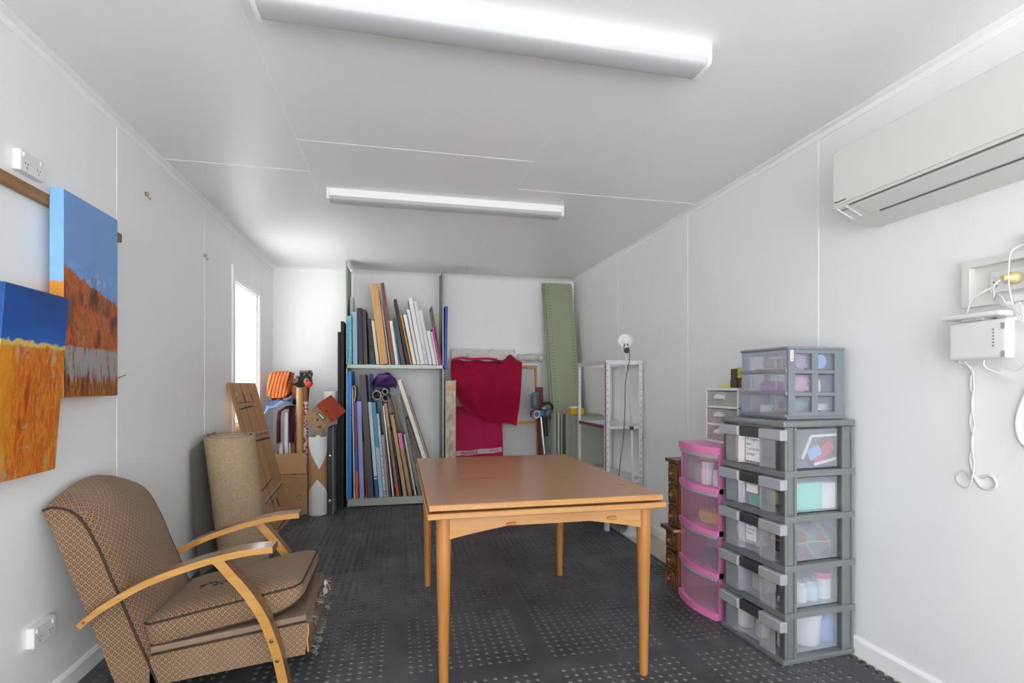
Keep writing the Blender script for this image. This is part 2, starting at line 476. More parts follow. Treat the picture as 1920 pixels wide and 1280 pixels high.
# ------------------------------------------------------------------ armchair
t = NT('brown_lozenge_fabric'); uv = t.uv(); co = t.obj()
u, v, _ = t.xyz(uv); P_ = .0235
a = t.ma('DIVIDE', t.ma('ADD', u, v), P_); b = t.ma('DIVIDE', t.ma('SUBTRACT', u, v), P_)
fa = t.ma('SUBTRACT', t.ma('FRACT', a), .5); fb = t.ma('SUBTRACT', t.ma('FRACT', b), .5)
ln = t.ma('MAXIMUM', t.ma('ABSOLUTE', fa), t.ma('ABSOLUTE', fb))
rad = t.ma('SQRT', t.ma('ADD', t.ma('MULTIPLY', fa, fa), t.ma('MULTIPLY', fb, fb)))
line = t.step(ln, .41, .47)
ring = t.ma('SUBTRACT', 1.0, t.step(t.ma('ABSOLUTE', t.ma('SUBTRACT', rad, .25)), .04, .11))
dot = t.ma('SUBTRACT', 1.0, t.step(rad, .08, .17))
nz = t.noise(co, 3.0, 4, .6); wv = t.noise(co, 700, 1)
c_ = t.mix(nz, (.20, .115, .062), (.29, .18, .108))
c_ = t.mix(t.ma('MULTIPLY', line, .55), c_, (.40, .28, .18))
c_ = t.mix(t.ma('MULTIPLY', ring, .85), c_, (.055, .032, .020))
c_ = t.mix(t.ma('MULTIPLY', dot, .8), c_, (.50, .38, .26))
worn = t.step(t.noise(co, 2.1, 3, .6), .5, .75)
c_ = t.mix(t.ma('MULTIPLY', worn, .35), c_, (.38, .265, .18))
t.base(c_); t.rough(.92); t.b.inputs['Specular IOR Level'].default_value = .15
t.b.inputs['Sheen Weight'].default_value = .1
t.bump(t.ma('ADD', wv, t.ma('MULTIPLY', ring, -.6)), .35, .002)
m_fab = t.m
m_pipe = M('dark_brown_piping', (.05, .028, .016), .85)
m_raw = M('raw_hessian_backing', (.36, .27, .18), .95, var=.25, vscale=60, bump=.5, bscale=300)
w_arm = wood('honey_bentwood', (.46, .22, .048), (.60, .32, .085), 'x', .9, .28, .3, .3, (.34, .17, .06))
w_arm2 = wood('brown_varnished_top', (.20, .10, .042), (.31, .165, .072), 'x', .9, .28, .35, .3, (.44, .26, .12))
def two_tone(bm):
    bmesh.ops.recalc_face_normals(bm, faces=bm.faces)
    for f in bm.faces:
        f.normal_update(); f.material_index = 0 if abs(f.normal.y) > .7 else 1
    return bm
CY0, CY1 = 2.15, 2.65
ch = thing('armchair', 'worn brown patterned armchair with curved honey wood arms', 'armchair', (-.80, 2.40, MAT))
front = [(-.868, .05), (-.875, .086), (-.912, .185), (-.953, .291), (-.996, .412), (-1.028, .495), (-1.055, .572), (-1.081, .632), (-1.106, .684), (-1.131, .718), (-1.158, .738), (-1.188, .748), (-1.215, .750), (-1.237, .742)]
rear = [(-1.237, .742), (-1.205, .658), (-1.122, .423), (-1.013, .103), (-1.0, .05)]
NF = len(front); NW = 18
bm = bmesh.new()
def fpt(k, s_):
    x, z = front[k]; w = max(0.0, math.sin(math.pi*s_)); e = w**.55
    tt = k/(NF-1)
    x += .040 * e * (1 - .55*max(0, (tt-.6)/.4)) * min(1, tt*3+.35)
    z += .078 * w**.75 * max(0, (tt-.35)/.65)**1.3
    return (x, CY0 + (CY1-CY0)*s_, z)
V = [[bm.verts.new(fpt(k, i/NW)) for i in range(NW+1)] for k in range(NF)]
for k in range(NF-1):
    for i in range(NW): bm.faces.new([V[k][i], V[k][i+1], V[k+1][i+1], V[k+1][i]])
R = []
for k in range(1, len(rear)):
    x, z = rear[k]; ring_ = []
    for i in range(NW+1):
        w = math.sin(math.pi*i/NW)**.75 if 0 < i < NW else 0
        ring_.append(bm.verts.new((x, CY0 + (CY1-CY0)*i/NW, z + (.05*w if k == 1 else 0))))
    R.append(ring_)
prev = V[-1]
for r_ in R:
    for i in range(NW): bm.faces.new([prev[i], prev[i+1], r_[i+1], r_[i]])
    prev = r_
for i in range(NW): bm.faces.new([prev[i], prev[i+1], V[0][i+1], V[0][i]])
for i in (0, NW):
    # side faces as a strip of quads between front line and rear line
    fr = [V[k][i] for k in range(NF)]; rr = [V[-1][i]] + [r_[i] for r_ in R]
    bm.faces.new(fr + [r_[i] for r_ in R])
obj('backrest', bm, m_fab, ch, uv=True, auto=48)
for yy in (CY0, CY1):
    bm = bmesh.new(); tube(bm, catmull([(x, yy, z) for x, z in front], 3), .0045, 6); obj('piping', bm, m_pipe, ch, smooth=True)
# seat base
bm = bmesh.new()
side = [(-.90, .075), (-.36, .135), (-.352, .20), (-.352, .262), (-.90, .190)]
prism(bm, [(x, CY0, z) for x, z in side], (0, CY1-CY0, 0)); obj('seat_base', bm, m_fab, ch, uv=True)
bm = bmesh.new()
prism(bm, [(-.90, CY0+.01, .188), (-.356, CY0+.01, .260), (-.36, CY0+.01, .285), (-.90, CY0+.01, .215)], (0, CY1-CY0-.02, 0)); obj('base_ledge', bm, M('faded_brown_cloth', (.27, .18, .12), .9, var=.2, vscale=30), ch)
bm = bmesh.new(); tube(bm, [(-.893, CY0-.001, .192), (-.62, CY0-.001, .228), (-.354, CY0-.001, .263)], .004, 6); obj('piping', bm, m_pipe, ch, smooth=True)
bm = bmesh.new()
grid(bm, lambda a, b: (-.349 + .010*math.sin(a*9)*math.sin(b*5) - .006*b, CY0 + .004 + (CY1-CY0-.008)*a, .125 + .14*b + .008*math.sin(a*23)*(1-b)), 22, 6)
solid(bm, .004); obj('torn_front_flap', bm, m_raw, ch, label='frayed hessian backing showing at the seat front')
# seat cushion: puffed box, higher at the front
ANG = math.atan2(.097, .503)
def cush():
    bm = bmesh.new(); L, Wd = .575, CY1-CY0-.03; n = 16
    c, s_ = math.cos(ANG), math.sin(ANG); p0 = (-.925, CY0+.015, .205)
    # rounded plan outline, then side wall, puffed top
    out = []; r = .05
    for cx, cy, a0 in ((L-r, r, -90), (L-r, Wd-r, 0), (r, Wd-r, 90), (r, r, 180)):
        for k in range(6): a = math.radians(a0 + 18*k); out.append((cx + r*math.cos(a), cy + r*math.sin(a)))
    dense = []
    for i in range(len(out)):
        a = Vector(out[i]); b = Vector(out[(i+1) % len(out)]); q = max(1, int((b-a).length/.05))
        for k in range(q): dense.append(a + (b-a)*k/q)
    cen = Vector((L/2, Wd/2)); T = .088
    def w(p, h): return (p0[0] + p.x*c - h*s_, p0[1] + p.y, p0[2] + p.x*s_ + h*c)
    rings = []
    for h, k in ((.004, .90), (0.0, .97), (.010, .992), (.04, 1.006), (.07, 1.004), (T, .988), (T+.012, .93), (T+.022, .80), (T+.030, .6), (T+.034, .4), (T+.036, .2)):
        ring_ = []
        for p in dense:
            q = cen + (p-cen)*k; hh = h
            if p.x > L*.86 and h < .05: hh = h + (p.x/L-.86)*.25
            ring_.append(bm.verts.new(w(q, hh)))
        rings.append(ring_)
    for a, b in zip(rings, rings[1:]):
        for i in range(len(a)): bm.faces.new([a[i], a[(i+1) % len(a)], b[(i+1) % len(a)], b[i]])
    bm.faces.new(list(reversed(rings[0]))); bm.faces.new(rings[-1])
    pip = [w(cen + (p-cen)*.992, T) for p in dense]; pip2 = [w(cen + (p-cen)*.985, .004 + (max(0, p.x/L-.86)*.25)) for p in dense]
    return bm, pip + pip[:1], pip2 + pip2[:1]
bm, pip, pip2 = cush()
sc = obj('seat_cushion', bm, m_fab, ch, uv=True, auto=60)
for pp in (pip, pip2):
    bm = bmesh.new(); tube(bm, pp, .0042, 6, cap=False); obj('piping', bm, m_pipe, sc, smooth=True)
# small burn holes near the back of the cushion
bm = bmesh.new()
for k in range(16):
    a = random.random(); x = -.80 + .13*a + random.uniform(-.02, .02); y = 2.36 + .02*math.sin(a*6) + random.uniform(-.02, .02)
    z = .205 + (x+.925)*math.tan(ANG) + .1265
    lathe(bm, [(random.uniform(.004, .011), 0), (.002, .0015)], (x, y, z), seg=7)
obj('burn_marks', bm, M('charred_fabric', (.02, .013, .01), .95), sc)
# arms and front legs, one bent bar each
near = [(-1.100, .338), (-1.045, .385), (-.985, .423), (-.915, .462), (-.842, .492), (-.755, .520), (-.666, .543), (-.565, .561), (-.466, .567)]
legl = [(-.666, .545), (-.645, .525), (-.607, .475), (-.575, .435), (-.535, .375), (-.499, .308), (-.472, .235), (-.452, .168), (-.437, .100), (-.428, .054), (-.420, MAT)]
for yc in (CY0-.029, CY1+.029):
    bm = bmesh.new()
    pts = catmull([(x, yc, z) for x, z in near], 4); n = len(pts); so = 1 if yc < 2.4 else -1
    ws = [.046 + .040*max(0, min(1, (i/n-.24)/.16)) for i in range(n)]
    for p, w_ in zip(pts, ws): p.y = (CY0-.056 if so > 0 else CY1+.056) + so*w_/2
    strip(bm, pts, (0, 1, 0), ws, [.020 + .004*min(1, i/(n*.3)) for i in range(n)])
    ar = obj('arm', two_tone(bm), [w_arm, w_arm2], ch, auto=40)
    bm = bmesh.new(); yo_ = CY0-.0565 if yc < 2.4 else CY1+.0565; cyl(bm, (-1.083, yo_-.0005, .353), (-1.083, yo_+.0005, .353), .006, seg=10); obj('screw_plug', bm, M('brown_plug', (.22, .10, .04), .5), ar)
    bm = bmesh.new()
    strip(bm, catmull([(x, yc, z) for x, z in legl], 4), (0, 1, 0), .052, .034)
    lg = obj('front_leg', two_tone(bm), [w_arm, w_arm2], ch, auto=40)
    for x, z in ((-.470, .225), (-.449, .148)):
        s_ = -1 if yc < 2.4 else 1
        bm = bmesh.new(); lathe(bm, [(.0075, 0), (.0075, .002), (.005, .004), (0, .0048)], (x, yc+s_*.026, z), (0, s_, 0), 10); obj('screw', bm, M('bronze_screw', (.20, .13, .07), .4, .8), lg)
for yy in (CY0+.02, CY1-.06):
    obj('rear_foot', B((-.985, yy, MAT), (-.915, yy+.04, .08), .004), w_arm, ch)
# frayed threads
bm = bmesh.new()
for k in range(46):
    y = random.uniform(CY0, CY1); z = random.choice((.135, .135, .25, .26)); x = -.345
    L = random.uniform(.008, .026)
    tube(bm, catmull([(x, y, z), (x+.012+.02*random.random(), y+random.uniform(-.012, .012), z-L*.4), (x+.004+.02*random.random(), y+random.uniform(-.02, .02), z-L)], 3), .0005, 4)
o = obj('loose_threads', bm, M('pale_thread', (.55, .50, .42), .9), ch); o['kind'] = 'stuff'
bm = bmesh.new()
for y, z in ((CY1-.10, .262), (CY1-.07, .25), (CY1-.12, .235), (CY1-.085, .222)):
    bmesh.ops.create_icosphere(bm, subdivisions=2, radius=.012, matrix=Matrix.Translation((-.338, y, z)) @ Matrix.Diagonal((.55, 1, 1.5, 1)))
for v_ in bm.verts: v_.co += Vector((random.uniform(-1, 1), random.uniform(-1, 1), random.uniform(-1, 1)))*.004
obj('wadding_tuft', bm, M('grey_wadding', (.55, .56, .57), .95), ch, smooth=True)
bm = bmesh.new()
tube(bm, catmull([(-.350, CY0-.002, .255), (-.347, CY0-.003, .225), (-.352, CY0-.002, .19), (-.347, CY0-.003, .145)], 4), .004, 6)
tube(bm, catmull([(-.338, CY1-.05, .25), (-.328, CY1-.04, .225), (-.322, CY1-.036, .205)], 4), .003, 6)
obj('torn_piping', bm, M('orange_cord', (.55, .25, .06), .8), ch, smooth=True)
# ------------------------------------------------------------------ ceiling battens
def batten(yc, label):
    x0, x1 = -.43, 1.082
    L = thing('ceiling_light', label, 'ceiling light', ((x0+x1)/2, yc, ZC), 0, 'fluorescent battens on the ceiling')
    t = NT('frosted_diffuser') if 'frosted_diffuser' not in MC else None
    if t:
        co = t.obj(); t.base((.56, .57, .585)); t.rough(.25); MC['frosted_diffuser'] = t.m
        t.bump(t.noise(t.scale(co, (1, 400, 1)), 1, 1), .05)
    obj('batten_base', B((x0+.01, yc-.058, ZC-.048), (x1-.01, yc+.058, ZC-.0005), .003), M('white_enamel', (.88, .88, .86), .3), L)
    bm = bmesh.new(); prof = []
    for k in range(11):
        a = math.pi * k/10; prof.append((x0+.008, yc - .056*math.cos(a), ZC - .048 - .024*math.sin(a)**.5))
    prof = [(x0+.008, yc-.0575, ZC-.047)] + prof + [(x0+.008, yc+.0575, ZC-.047)]
    prism(bm, prof, (x1-x0-.016, 0, 0)); obj('diffuser', bm, MC['frosted_diffuser'], L, auto=50)
    for xa, xb in ((x0-.004, x0+.010), (x1-.010, x1+.004)):
        bm = bmesh.new(); pts = [(xa, yc-.061, ZC-.0005), (xa, yc-.061, ZC-.056)]
        for k in range(1, 8):
            a = math.pi*k/8; pts.append((xa, yc - .061*math.cos(a), ZC - .056 - .020*math.sin(a)**.5))
        pts += [(xa, yc+.061, ZC-.056), (xa, yc+.061, ZC-.0005)]
        prism(bm, pts, (xb-xa, 0, 0)); obj('end_cap', bm, M('white_enamel', (.88, .88, .86), .3), L)
batten(1.705, 'long white fluorescent batten on the ceiling nearest the camera')
batten(3.395, 'white fluorescent batten on the ceiling in the middle of the room')

# ------------------------------------------------------------------ paintings on the left wall
def painting_one():
    t = NT('painting_red_cliff'); co = t.obj(); x, y, z = t.xyz(co)
    v = t.n('MapRange', {0: z, 1: 1.1425, 2: 1.902, 3: 0.0, 4: 1.0}).outputs[0]
    u = t.n('MapRange', {0: y, 1: 2.18, 2: 2.551, 3: 0.0, 4: 1.0}).outputs[0]
    n1 = t.noise(co, 9, 5, .6); n2 = t.noise(t.scale(co, (1, 48, 7)), 1, 4, .65); n3 = t.noise(co, 22, 5, .7); n4 = t.noise(t.scale(co, (1, 17, 7)), 1, 6, .72)
    sky = t.mix(n1, (.125, .27, .60), (.19, .37, .70))
    cl = t.ma('MULTIPLY', t.step(n3, .52, .68), t.ma('MULTIPLY', t.step(v, .56, .60), t.ma('SUBTRACT', 1.0, t.step(v, .62, .68))))
    sky = t.mix(t.ma('MULTIPLY', cl, .7), sky, (.55, .66, .80))
    cliff = t.ramp(n4, [(.36, (.05, .022, .010)), (.43, (.22, .045, .012)), (.49, (.44, .085, .014)), (.55, (.52, .14, .02)), (.60, (.22, .07, .02)), (.66, (.58, .24, .07))])
    dk = t.ma('MULTIPLY', t.step(n1, .46, .62), t.ma('MULTIPLY', t.step(v, .30, .40), t.ma('SUBTRACT', 1.0, t.step(v, .46, .54))))
    cliff = t.mix(t.ma('MULTIPLY', dk, .85), cliff, (.07, .045, .02))
    water = t.ramp(n2, [(.36, (.10, .08, .045)), (.44, (.26, .24, .20)), (.50, (.30, .33, .36)), (.56, (.44, .25, .19)), (.62, (.32, .34, .36)), (.68, (.20, .16, .10))])
    reeds = t.ramp(n2, [(.36, (.04, .03, .012)), (.44, (.30, .06, .010)), (.50, (.10, .08, .025)), (.56, (.62, .18, .02)), (.62, (.07, .05, .02)), (.68, (.45, .10, .02))])
    ridge = t.ma('ADD', v, t.ma('ADD', t.ma('MULTIPLY', t.ma('SUBTRACT', n3, .5), .10), t.ma('MULTIPLY', u, .13)))
    c_ = t.mix(t.step(ridge, .632, .640), cliff, sky)
    c_ = t.mix(t.step(t.ma('ADD', v, t.ma('MULTIPLY', t.ma('SUBTRACT', n3, .5), .05)), .243, .256), water, c_)
    c_ = t.mix(t.step(t.ma('ADD', v, t.ma('MULTIPLY', t.ma('SUBTRACT', n2, .5), .22)), .085, .11), reeds, c_)
    gr = t.ma('MULTIPLY', t.step(n2, .60, .66), t.ma('MULTIPLY', t.step(ridge, .60, .63), t.ma('SUBTRACT', 1.0, t.step(ridge, .66, .70))))
    c_ = t.mix(gr, c_, (.09, .09, .03))
    t.base(c_); t.rough(.38); t.bump(n3, .15, .002)
    e = NT('painting_red_cliff_edge'); co = e.obj(); z = e.xyz(co)[2]
    nz = e.noise(co, 30, 4)
    e.base(e.mix(e.step(e.ma('ADD', z, e.ma('MULTIPLY', nz, .03)), 1.580, 1.590), e.mix(nz, (.62, .22, .02), (.80, .34, .04)), e.mix(nz, (.20, .45, .76), (.28, .54, .82)))); e.rough(.45)
    return t.m, e.m
def canvas_box(c, ax, ay, az, sx, sy, sz, mats, pick, bev=.0025):
    bm = bmesh.new(); obox(bm, c, ax, ay, az, sx, sy, sz, bev)
    pk = Vector(pick)
    bmesh.ops.recalc_face_normals(bm, faces=bm.faces)
    for f in bm.faces:
        f.normal_update(); f.material_index = 0 if f.normal.dot(pk) > .8 else 1
    return bm
pm = painting_one()
tag(obj('painting', canvas_box((-1.2125, 2.3655, 1.522), (1, 0, 0), (0, 1, 0), (0, 0, 1), .045, .371, .76, pm, (1, 0, 0)), list(pm)),
    'tall painting of red cliffs under a pale blue sky, on the wooden rail', 'painting', 'paintings on the left wall')
def painting_two():
    ms = []
    for nm, edge in (('painting_orange_plain', False), ('painting_orange_plain_edge', True)):
        t = NT(nm); co = t.obj(); x, y, z = t.xyz(co)
        v = t.n('MapRange', {0: z, 1: .89, 2: 1.50, 3: 0.0, 4: 1.0}).outputs[0]
        n1 = t.noise(t.scale(co, (1, 15, 3.4)), 1, 6, .72); n2 = t.noise(co, 26, 5, .7); n3 = t.noise(co, 8, 4); n5 = t.noise(t.scale(co, (1, 2, 9)), 2.2, 4, .6)
        sky = t.ramp(t.ma('ADD', v, t.ma('MULTIPLY', t.ma('SUBTRACT', n5, .5), .5)), [(.60, (.015, .15, .50)), (.78, (.004, .085, .37)), (.98, (.003, .055, .24))])
        land = t.ramp(n1, [(.36, (.40, .06, .01)), (.43, (.60, .15, .012)), (.48, (.68, .25, .02)), (.53, (.52, .09, .012)), (.58, (.64, .21, .02)), (.64, (.62, .36, .14)), (.70, (.55, .13, .015))])
        yl = t.ma('SUBTRACT', 1.0, t.step(t.ma('ADD', y, t.ma('MULTIPLY', n3, .12)), 1.90, 1.99))
        land = t.mix(t.ma('MULTIPLY', yl, .6), land, (.78, .36, .015))
        gb = t.ma('MULTIPLY', t.step(t.noise(t.scale(co, (1, 13, 30)), 1.6, 3, .5), .58, .66), t.step(n3, .48, .58)); land = t.mix(t.ma('MULTIPLY', gb, .5), land, (.32, .34, .38))
        hz = t.ma('ADD', v, t.ma('MULTIPLY', t.ma('SUBTRACT', n2, .5), .07))
        c_ = t.mix(t.step(hz, .685, .70), land, (.68, .47, .12)); c_ = t.mix(t.step(hz, .715, .722), c_, sky)
        t.base(c_); t.rough(.35); t.bump(n2, .15, .002); ms.append(t.m)
    return ms
pm = painting_two()
az = Vector((.043, 0, .61)).normalized(); ax = Vector((0, 1, 0)).cross(az)
ctr = Vector((-1.1765, 1.995, 1.193)) - ax*.02
tag(obj('painting', canvas_box(ctr, ax, (0, 1, 0), az, .04, .31, .612, pm, ax), pm),
    'orange plain painting under a deep blue sky, tilted forward over the armchair', 'painting', 'paintings on the left wall')
rl = tag(obj('picture_rail', B((XL, 1.3, 1.838), (XL+.026, 2.69, 1.877), .002), wood('pine_rail', (.24, .115, .035), (.36, .19, .07), 'y', 1, .5, 0, .2, (.13, .06, .02))),
    'narrow brown timber rail fixed along the left wall behind the paintings', 'rail')
# ------------------------------------------------------------------ sockets, hooks
def socket(yc, zc, label, w=.118, h=.072, grp='double power points'):
    L = thing('power_outlet', label, 'power outlet', (XL, yc, zc), 0, grp)
    obj('outlet_plate', B((XL, yc-w/2, zc-h/2), (XL+.026, yc+w/2, zc+h/2), .004, 2), m_white, L)
    for s_ in (-1, 1):
        r = obj('rocker_switch', B((XL+.026, yc+s_*.042-.009, zc+.012), (XL+.031, yc+s_*.042+.009, zc+.029), .002), m_white, L)
        bm = bmesh.new()
        for dy, dz, an in ((-.007, 0, 25), (.007, 0, -25), (0, -.014, 0)):
            a = math.radians(an); obox(bm, (XL+.0262, yc+s_*.030+dy, zc-.006+dz), (1, 0, 0), (0, math.cos(a), math.sin(a)), (0, -math.sin(a), math.cos(a)), .0008, .0022, .008)
        obj('pin_slots', bm, M('slot_dark', (.08, .08, .08), .6), L)
socket(2.10, 1.945, 'white double power point on the left wall above the rail')
socket(2.165, .307, 'white double power point low on the left wall behind the armchair')
def hook(y, z, label):
    bm = bmesh.new()
    tube(bm, catmull([(XL+.001, y-.012, z+.014), (XL+.012, y+.006, z+.016), (XL+.008, y+.004, z), (XL+.02, y, z-.018), (XL+.026, y-.006, z-.010)], 4), .0022, 6)
    box(bm, (XL, y-.007, z-.002), (XL+.002, y+.007, z+.020))
    tag(obj('picture_hook', bm, M('brass', (.45, .33, .14), .35, .9), smooth=True), label, 'hook', 'picture hooks')
hook(2.974, 2.152, 'small brass picture hook nearer the two paintings')
hook(3.786, 2.036, 'small brass picture hook farther along, nearer the window')
bm = bmesh.new(); cyl(bm, (XL-.001, 2.70, 1.218), (XL+.02, 2.735, 1.235), .0014, seg=6)
tag(obj('wall_nail', bm, m_ink), 'thin dark nail in the left wall beside the red cliff painting', 'nail')

# ------------------------------------------------------------------ air conditioner
AY0, AY1, AX = .90, 1.789, 1.738
ac = thing('air_conditioner', 'cream wall-mounted split air conditioner on the right wall', 'air conditioner', (XR, (AY0+AY1)/2, 1.85))
prof = [(XR, 2.150), (AX+.03, 2.150), (AX+.006, 2.142), (AX, 2.128), (AX, 1.912), (AX+.004, 1.905), (AX+.10, 1.862), (AX+.15, 1.852), (XR, 1.852)]
bm = bmesh.new(); prism(bm, [(x, AY0, z) for x, z in prof], (0, AY1-AY0, 0)); body = obj('housing', bm, m_offwhite, ac, auto=25)
obj('front_panel', B((AX-.006, AY0+.001, 1.916), (AX+.004, AY1-.001, 2.134), .004, 2), m_offwhite, ac)
d = Vector((.096, 0, -.043)).normalized(); nrm = Vector((-.043, 0, -.096)).normalized()
bm = bmesh.new(); obox(bm, Vector((AX+.046, (AY0+AY1)/2-.02, 1.8865))+nrm*.003, d, (0, 1, 0), nrm, .074, AY1-AY0-.14, .005, .0025); obj('louvre', bm, m_offwhite, ac)
bm = bmesh.new(); obox(bm, Vector((AX+.006, (AY0+AY1)/2-.02, 1.9045))+nrm*.001, d, (0, 1, 0), nrm, .006, AY1-AY0-.10, .003); obj('painted_shadow_line', bm, M('shadow_line_grey', (.17, .17, .155), .7), ac)  # grey strips painted as the shadow lines along the louvre
bm = bmesh.new(); obox(bm, Vector((AX+.088, (AY0+AY1)/2-.04, 1.8675))+nrm*.0015, d, (0, 1, 0), nrm, .005, AY1-AY0-.18, .004); obj('painted_shadow_line', bm, M('shadow_line_grey', (.17, .17, .155), .7), ac)
for yy in (AY1-.012, AY1-.052):
    bm = bmesh.new(); obox(bm, Vector((AX+.045, yy, 1.8875))+nrm*.002, d, (0, 1, 0), nrm, .085, .004, .004); obj('corner_rib', bm, m_white, ac)
text('brand_lettering', 'Panasonic', .0125, (AX-.0065, AY1-.010, 1.9235), (0, -1, 0), (0, 0, 1), m_ink, ac, sx=1.15)
text('model_lettering', 'Inverter', .0105, Vector((AX+.024, AY1-.018, 1.8955))+nrm*.0012, (0, -1, 0), -d, m_ink, ac, sx=1.1)

# ------------------------------------------------------------------ recessed plate, router, cables
rp = thing('recessed_wall_box', 'white recessed cable box with a double socket inside, right wall', 'wall box', (XR, 1.33, 1.54))
bm = bmesh.new()
y0, y1, z0, z1, fr = 1.22, 1.447, 1.458, 1.618, .024
for a, b, c, e in ((y0, y0+fr, z0, z1), (y1-fr, y1, z0, z1), (y0+fr, y1-fr, z0, z0+fr), (y0+fr, y1-fr, z1-fr, z1)):
    box(bm, (XR-.034, a, c), (XR, b, e))
obj('surround', bm, m_offwhite, rp)
obj('recess_back', B((XR-.006, y0+fr, z0+fr), (XR-.0005, y1-fr, z1-fr)), m_offwhite, rp)
obj('socket_plate', B((XR-.014, y0+fr+.008, 1.498), (XR-.006, y0+fr+.13, 1.572), .003), m_white, rp)
for yy in (1.275, 1.355):
    bm = bmesh.new(); cyl(bm, (XR-.0165, yy, 1.555), (XR-.0135, yy, 1.555), .0075, seg=14); obj('rocker_switch', bm, m_white, rp)
bm = bmesh.new()
for dy, dz, an in ((-.007, 0, 25), (.007, 0, -25), (0, -.013, 0)):
    a = math.radians(an); obox(bm, (XR-.0143, 1.352+dy, 1.533+dz), (1, 0, 0), (0, math.cos(a), math.sin(a)), (0, -math.sin(a), math.cos(a)), .0008, .0022, .008)
obj('pin_slots', bm, m_ink, rp)
bm = bmesh.new(); lathe(bm, [(.017, 0), (.019, .006), (.019, .018), (.013, .026), (.008, .050)], (XR-.014, 1.290, 1.535), (-1, .25, 0), 16)
tag(obj('power_plug', bm, M('yellowed_plug', (.62, .55, .27), .35), auto=40), 'yellowed round plug pushed into the recessed socket', 'plug')
rt = thing('wifi_router', 'white rounded router hanging on the right wall under the recessed box', 'router', (XR-.05, 1.36, 1.27))
obj('router_body', rbox((1.885, 1.268, 1.272), (1.923, 1.452, 1.402), .014, 4), m_white, rt, auto=40)
for k in range(6):
    obj('indicator_light', B((1.8835, 1.306, 1.366-.0105*k), (1.8855, 1.311, 1.371-.0105*k)), M('led_grey', (.25, .27, .30), .4), rt)
for z in (1.378, 1.288):
    obj('printed_label', B((1.8838, 1.276, z-.010), (1.8855, 1.287, z+.010)), M('label_grey', (.33, .37, .42), .5), rt)
obj('bracket', B((1.923, 1.32, 1.30), (XR, 1.40, 1.38), .003), m_white, rt)
ap = thing('network_switch', 'flat white network box lying above the router on the right wall', 'network box', (XR-.05, 1.38, 1.41))
obj('case', rbox((1.868, 1.278, 1.412), (XR, 1.462, 1.428), .006, 3), m_white, ap, auto=40)
obj('port_strip', B((1.90, 1.35, 1.404), (1.955, 1.42, 1.413), .002), m_offwhite, ap)
obj('bracket', B((1.93, 1.30, 1.400), (XR, 1.33, 1.412)), m_white, ap)
m_cab = M('white_cable', (.70, .70, .69), .4)
def cable(name, pts, r, label, mat=None, n=6, seg=7):
    bm = bmesh.new(); tube(bm, catmull(pts, n), r, seg)
    return tag(obj(name, bm, mat or m_cab, smooth=True), label, 'cable', 'cables on the right wall')
X1 = XR - .006
pts = [(1.905, 1.432, 1.2712)]
for k in range(12): pts.append((X1-.004+.003*math.cos(k*1.5), 1.432 + .003*math.sin(k*1.3), 1.245-.03*k))
cable('hanging_cable', pts + [(X1, 1.425, .865), (X1, 1.40, .832), (X1, 1.365, .838), (X1, 1.358, .858), (X1, 1.375, .878), (X1, 1.405, .868)], .0042, 'thick white cable hanging straight down from the router to a loop')
pts = [(1.910, 1.418, 1.2712)]
for k in range(12): pts.append((X1-.013-.003*math.cos(k*1.5), 1.4215 - .002*math.sin(k*1.3), 1.235-.03*k))
cable('thin_cable', pts + [(X1-.011, 1.43, .84), (X1-.011, 1.45, .825), (X1, 1.480, .835), (X1, 1.484, .86), (X1, 1.462, .882), (X1, 1.447, .874), (X1, 1.440, .855)], .0026, 'thin white lead twisted round the hanging router cable, looped at the left')
cable('coiled_hose_cable', [(X1, 1.19, 1.31), (X1, 1.235, 1.235), (X1, 1.275, 1.16), (X1, 1.298, 1.08), (X1, 1.292, 1.015), (X1, 1.262, .982), (X1, 1.22, .97), (X1, 1.17, .98)], .0052, 'thick cream cable curving in a big loop at the right edge', m_offwhite)
cable('adapter_lead', [(X1-.015, 1.262, 1.640), (X1-.04, 1.285, 1.62), (X1-.045, 1.291, 1.57), (X1-.045, 1.29, 1.50), (X1-.03, 1.288, 1.44)], .0026, 'white lead running down across the recessed box')
bm = bmesh.new()
for k in range(7):
    o_ = (k-3)*.0035
    tube(bm, catmull([(X1-.045, 1.335-.01*k/7, 1.478+o_), (X1-.052, 1.305, 1.46+o_*1.2), (X1-.05, 1.285, 1.445-o_), (X1-.048, 1.262, 1.425+o_*2.4), (X1-.04, 1.245, 1.39+o_*2)], 4), .0022, 5)
tag(obj('cable_bundle', bm, m_cab, smooth=True), 'tied bundle of thin white leads below the yellowed plug', 'cable bundle')
cable('plug_cord', [(X1-.06, 1.305, 1.530), (X1-.07, 1.318, 1.510), (X1-.05, 1.33, 1.49), (X1-.045, 1.335, 1.478)], .003, 'short white cord from the yellowed plug to the tied bundle')
cable('socket_lead', [(XR-.018, 1.352, 1.52), (X1-.045, 1.37, 1.50), (X1-.05, 1.40, 1.48), (X1-.045, 1.413, 1.45), (X1-.05, 1.418, 1.43)], .003, 'white lead arching from the recessed socket to the flat network box')
cable('network_patch_lead', [(1.905, 1.350, 1.2712), (1.905, 1.350, 1.252), (1.915, 1.335, 1.235), (1.93, 1.305, 1.225), (1.935, 1.27, 1.235), (1.93, 1.24, 1.27), (1.93, 1.235, 1.33), (1.935, 1.24, 1.39)], .003, 'white patch lead looping under the router to its right side')
cable('trailing_lead', [(X1-.04, 1.245, 1.39), (X1-.02, 1.23, 1.36), (X1, 1.20, 1.315), (X1, 1.15, 1.26)], .003, 'grey-white lead trailing from the tied bundle to the frame edge')
bm = bmesh.new(); obox(bm, (1.925, 1.292, 1.222), (1, 0, 0), (0, .93, .37), (0, -.37, .93), .0012, .05, .022)
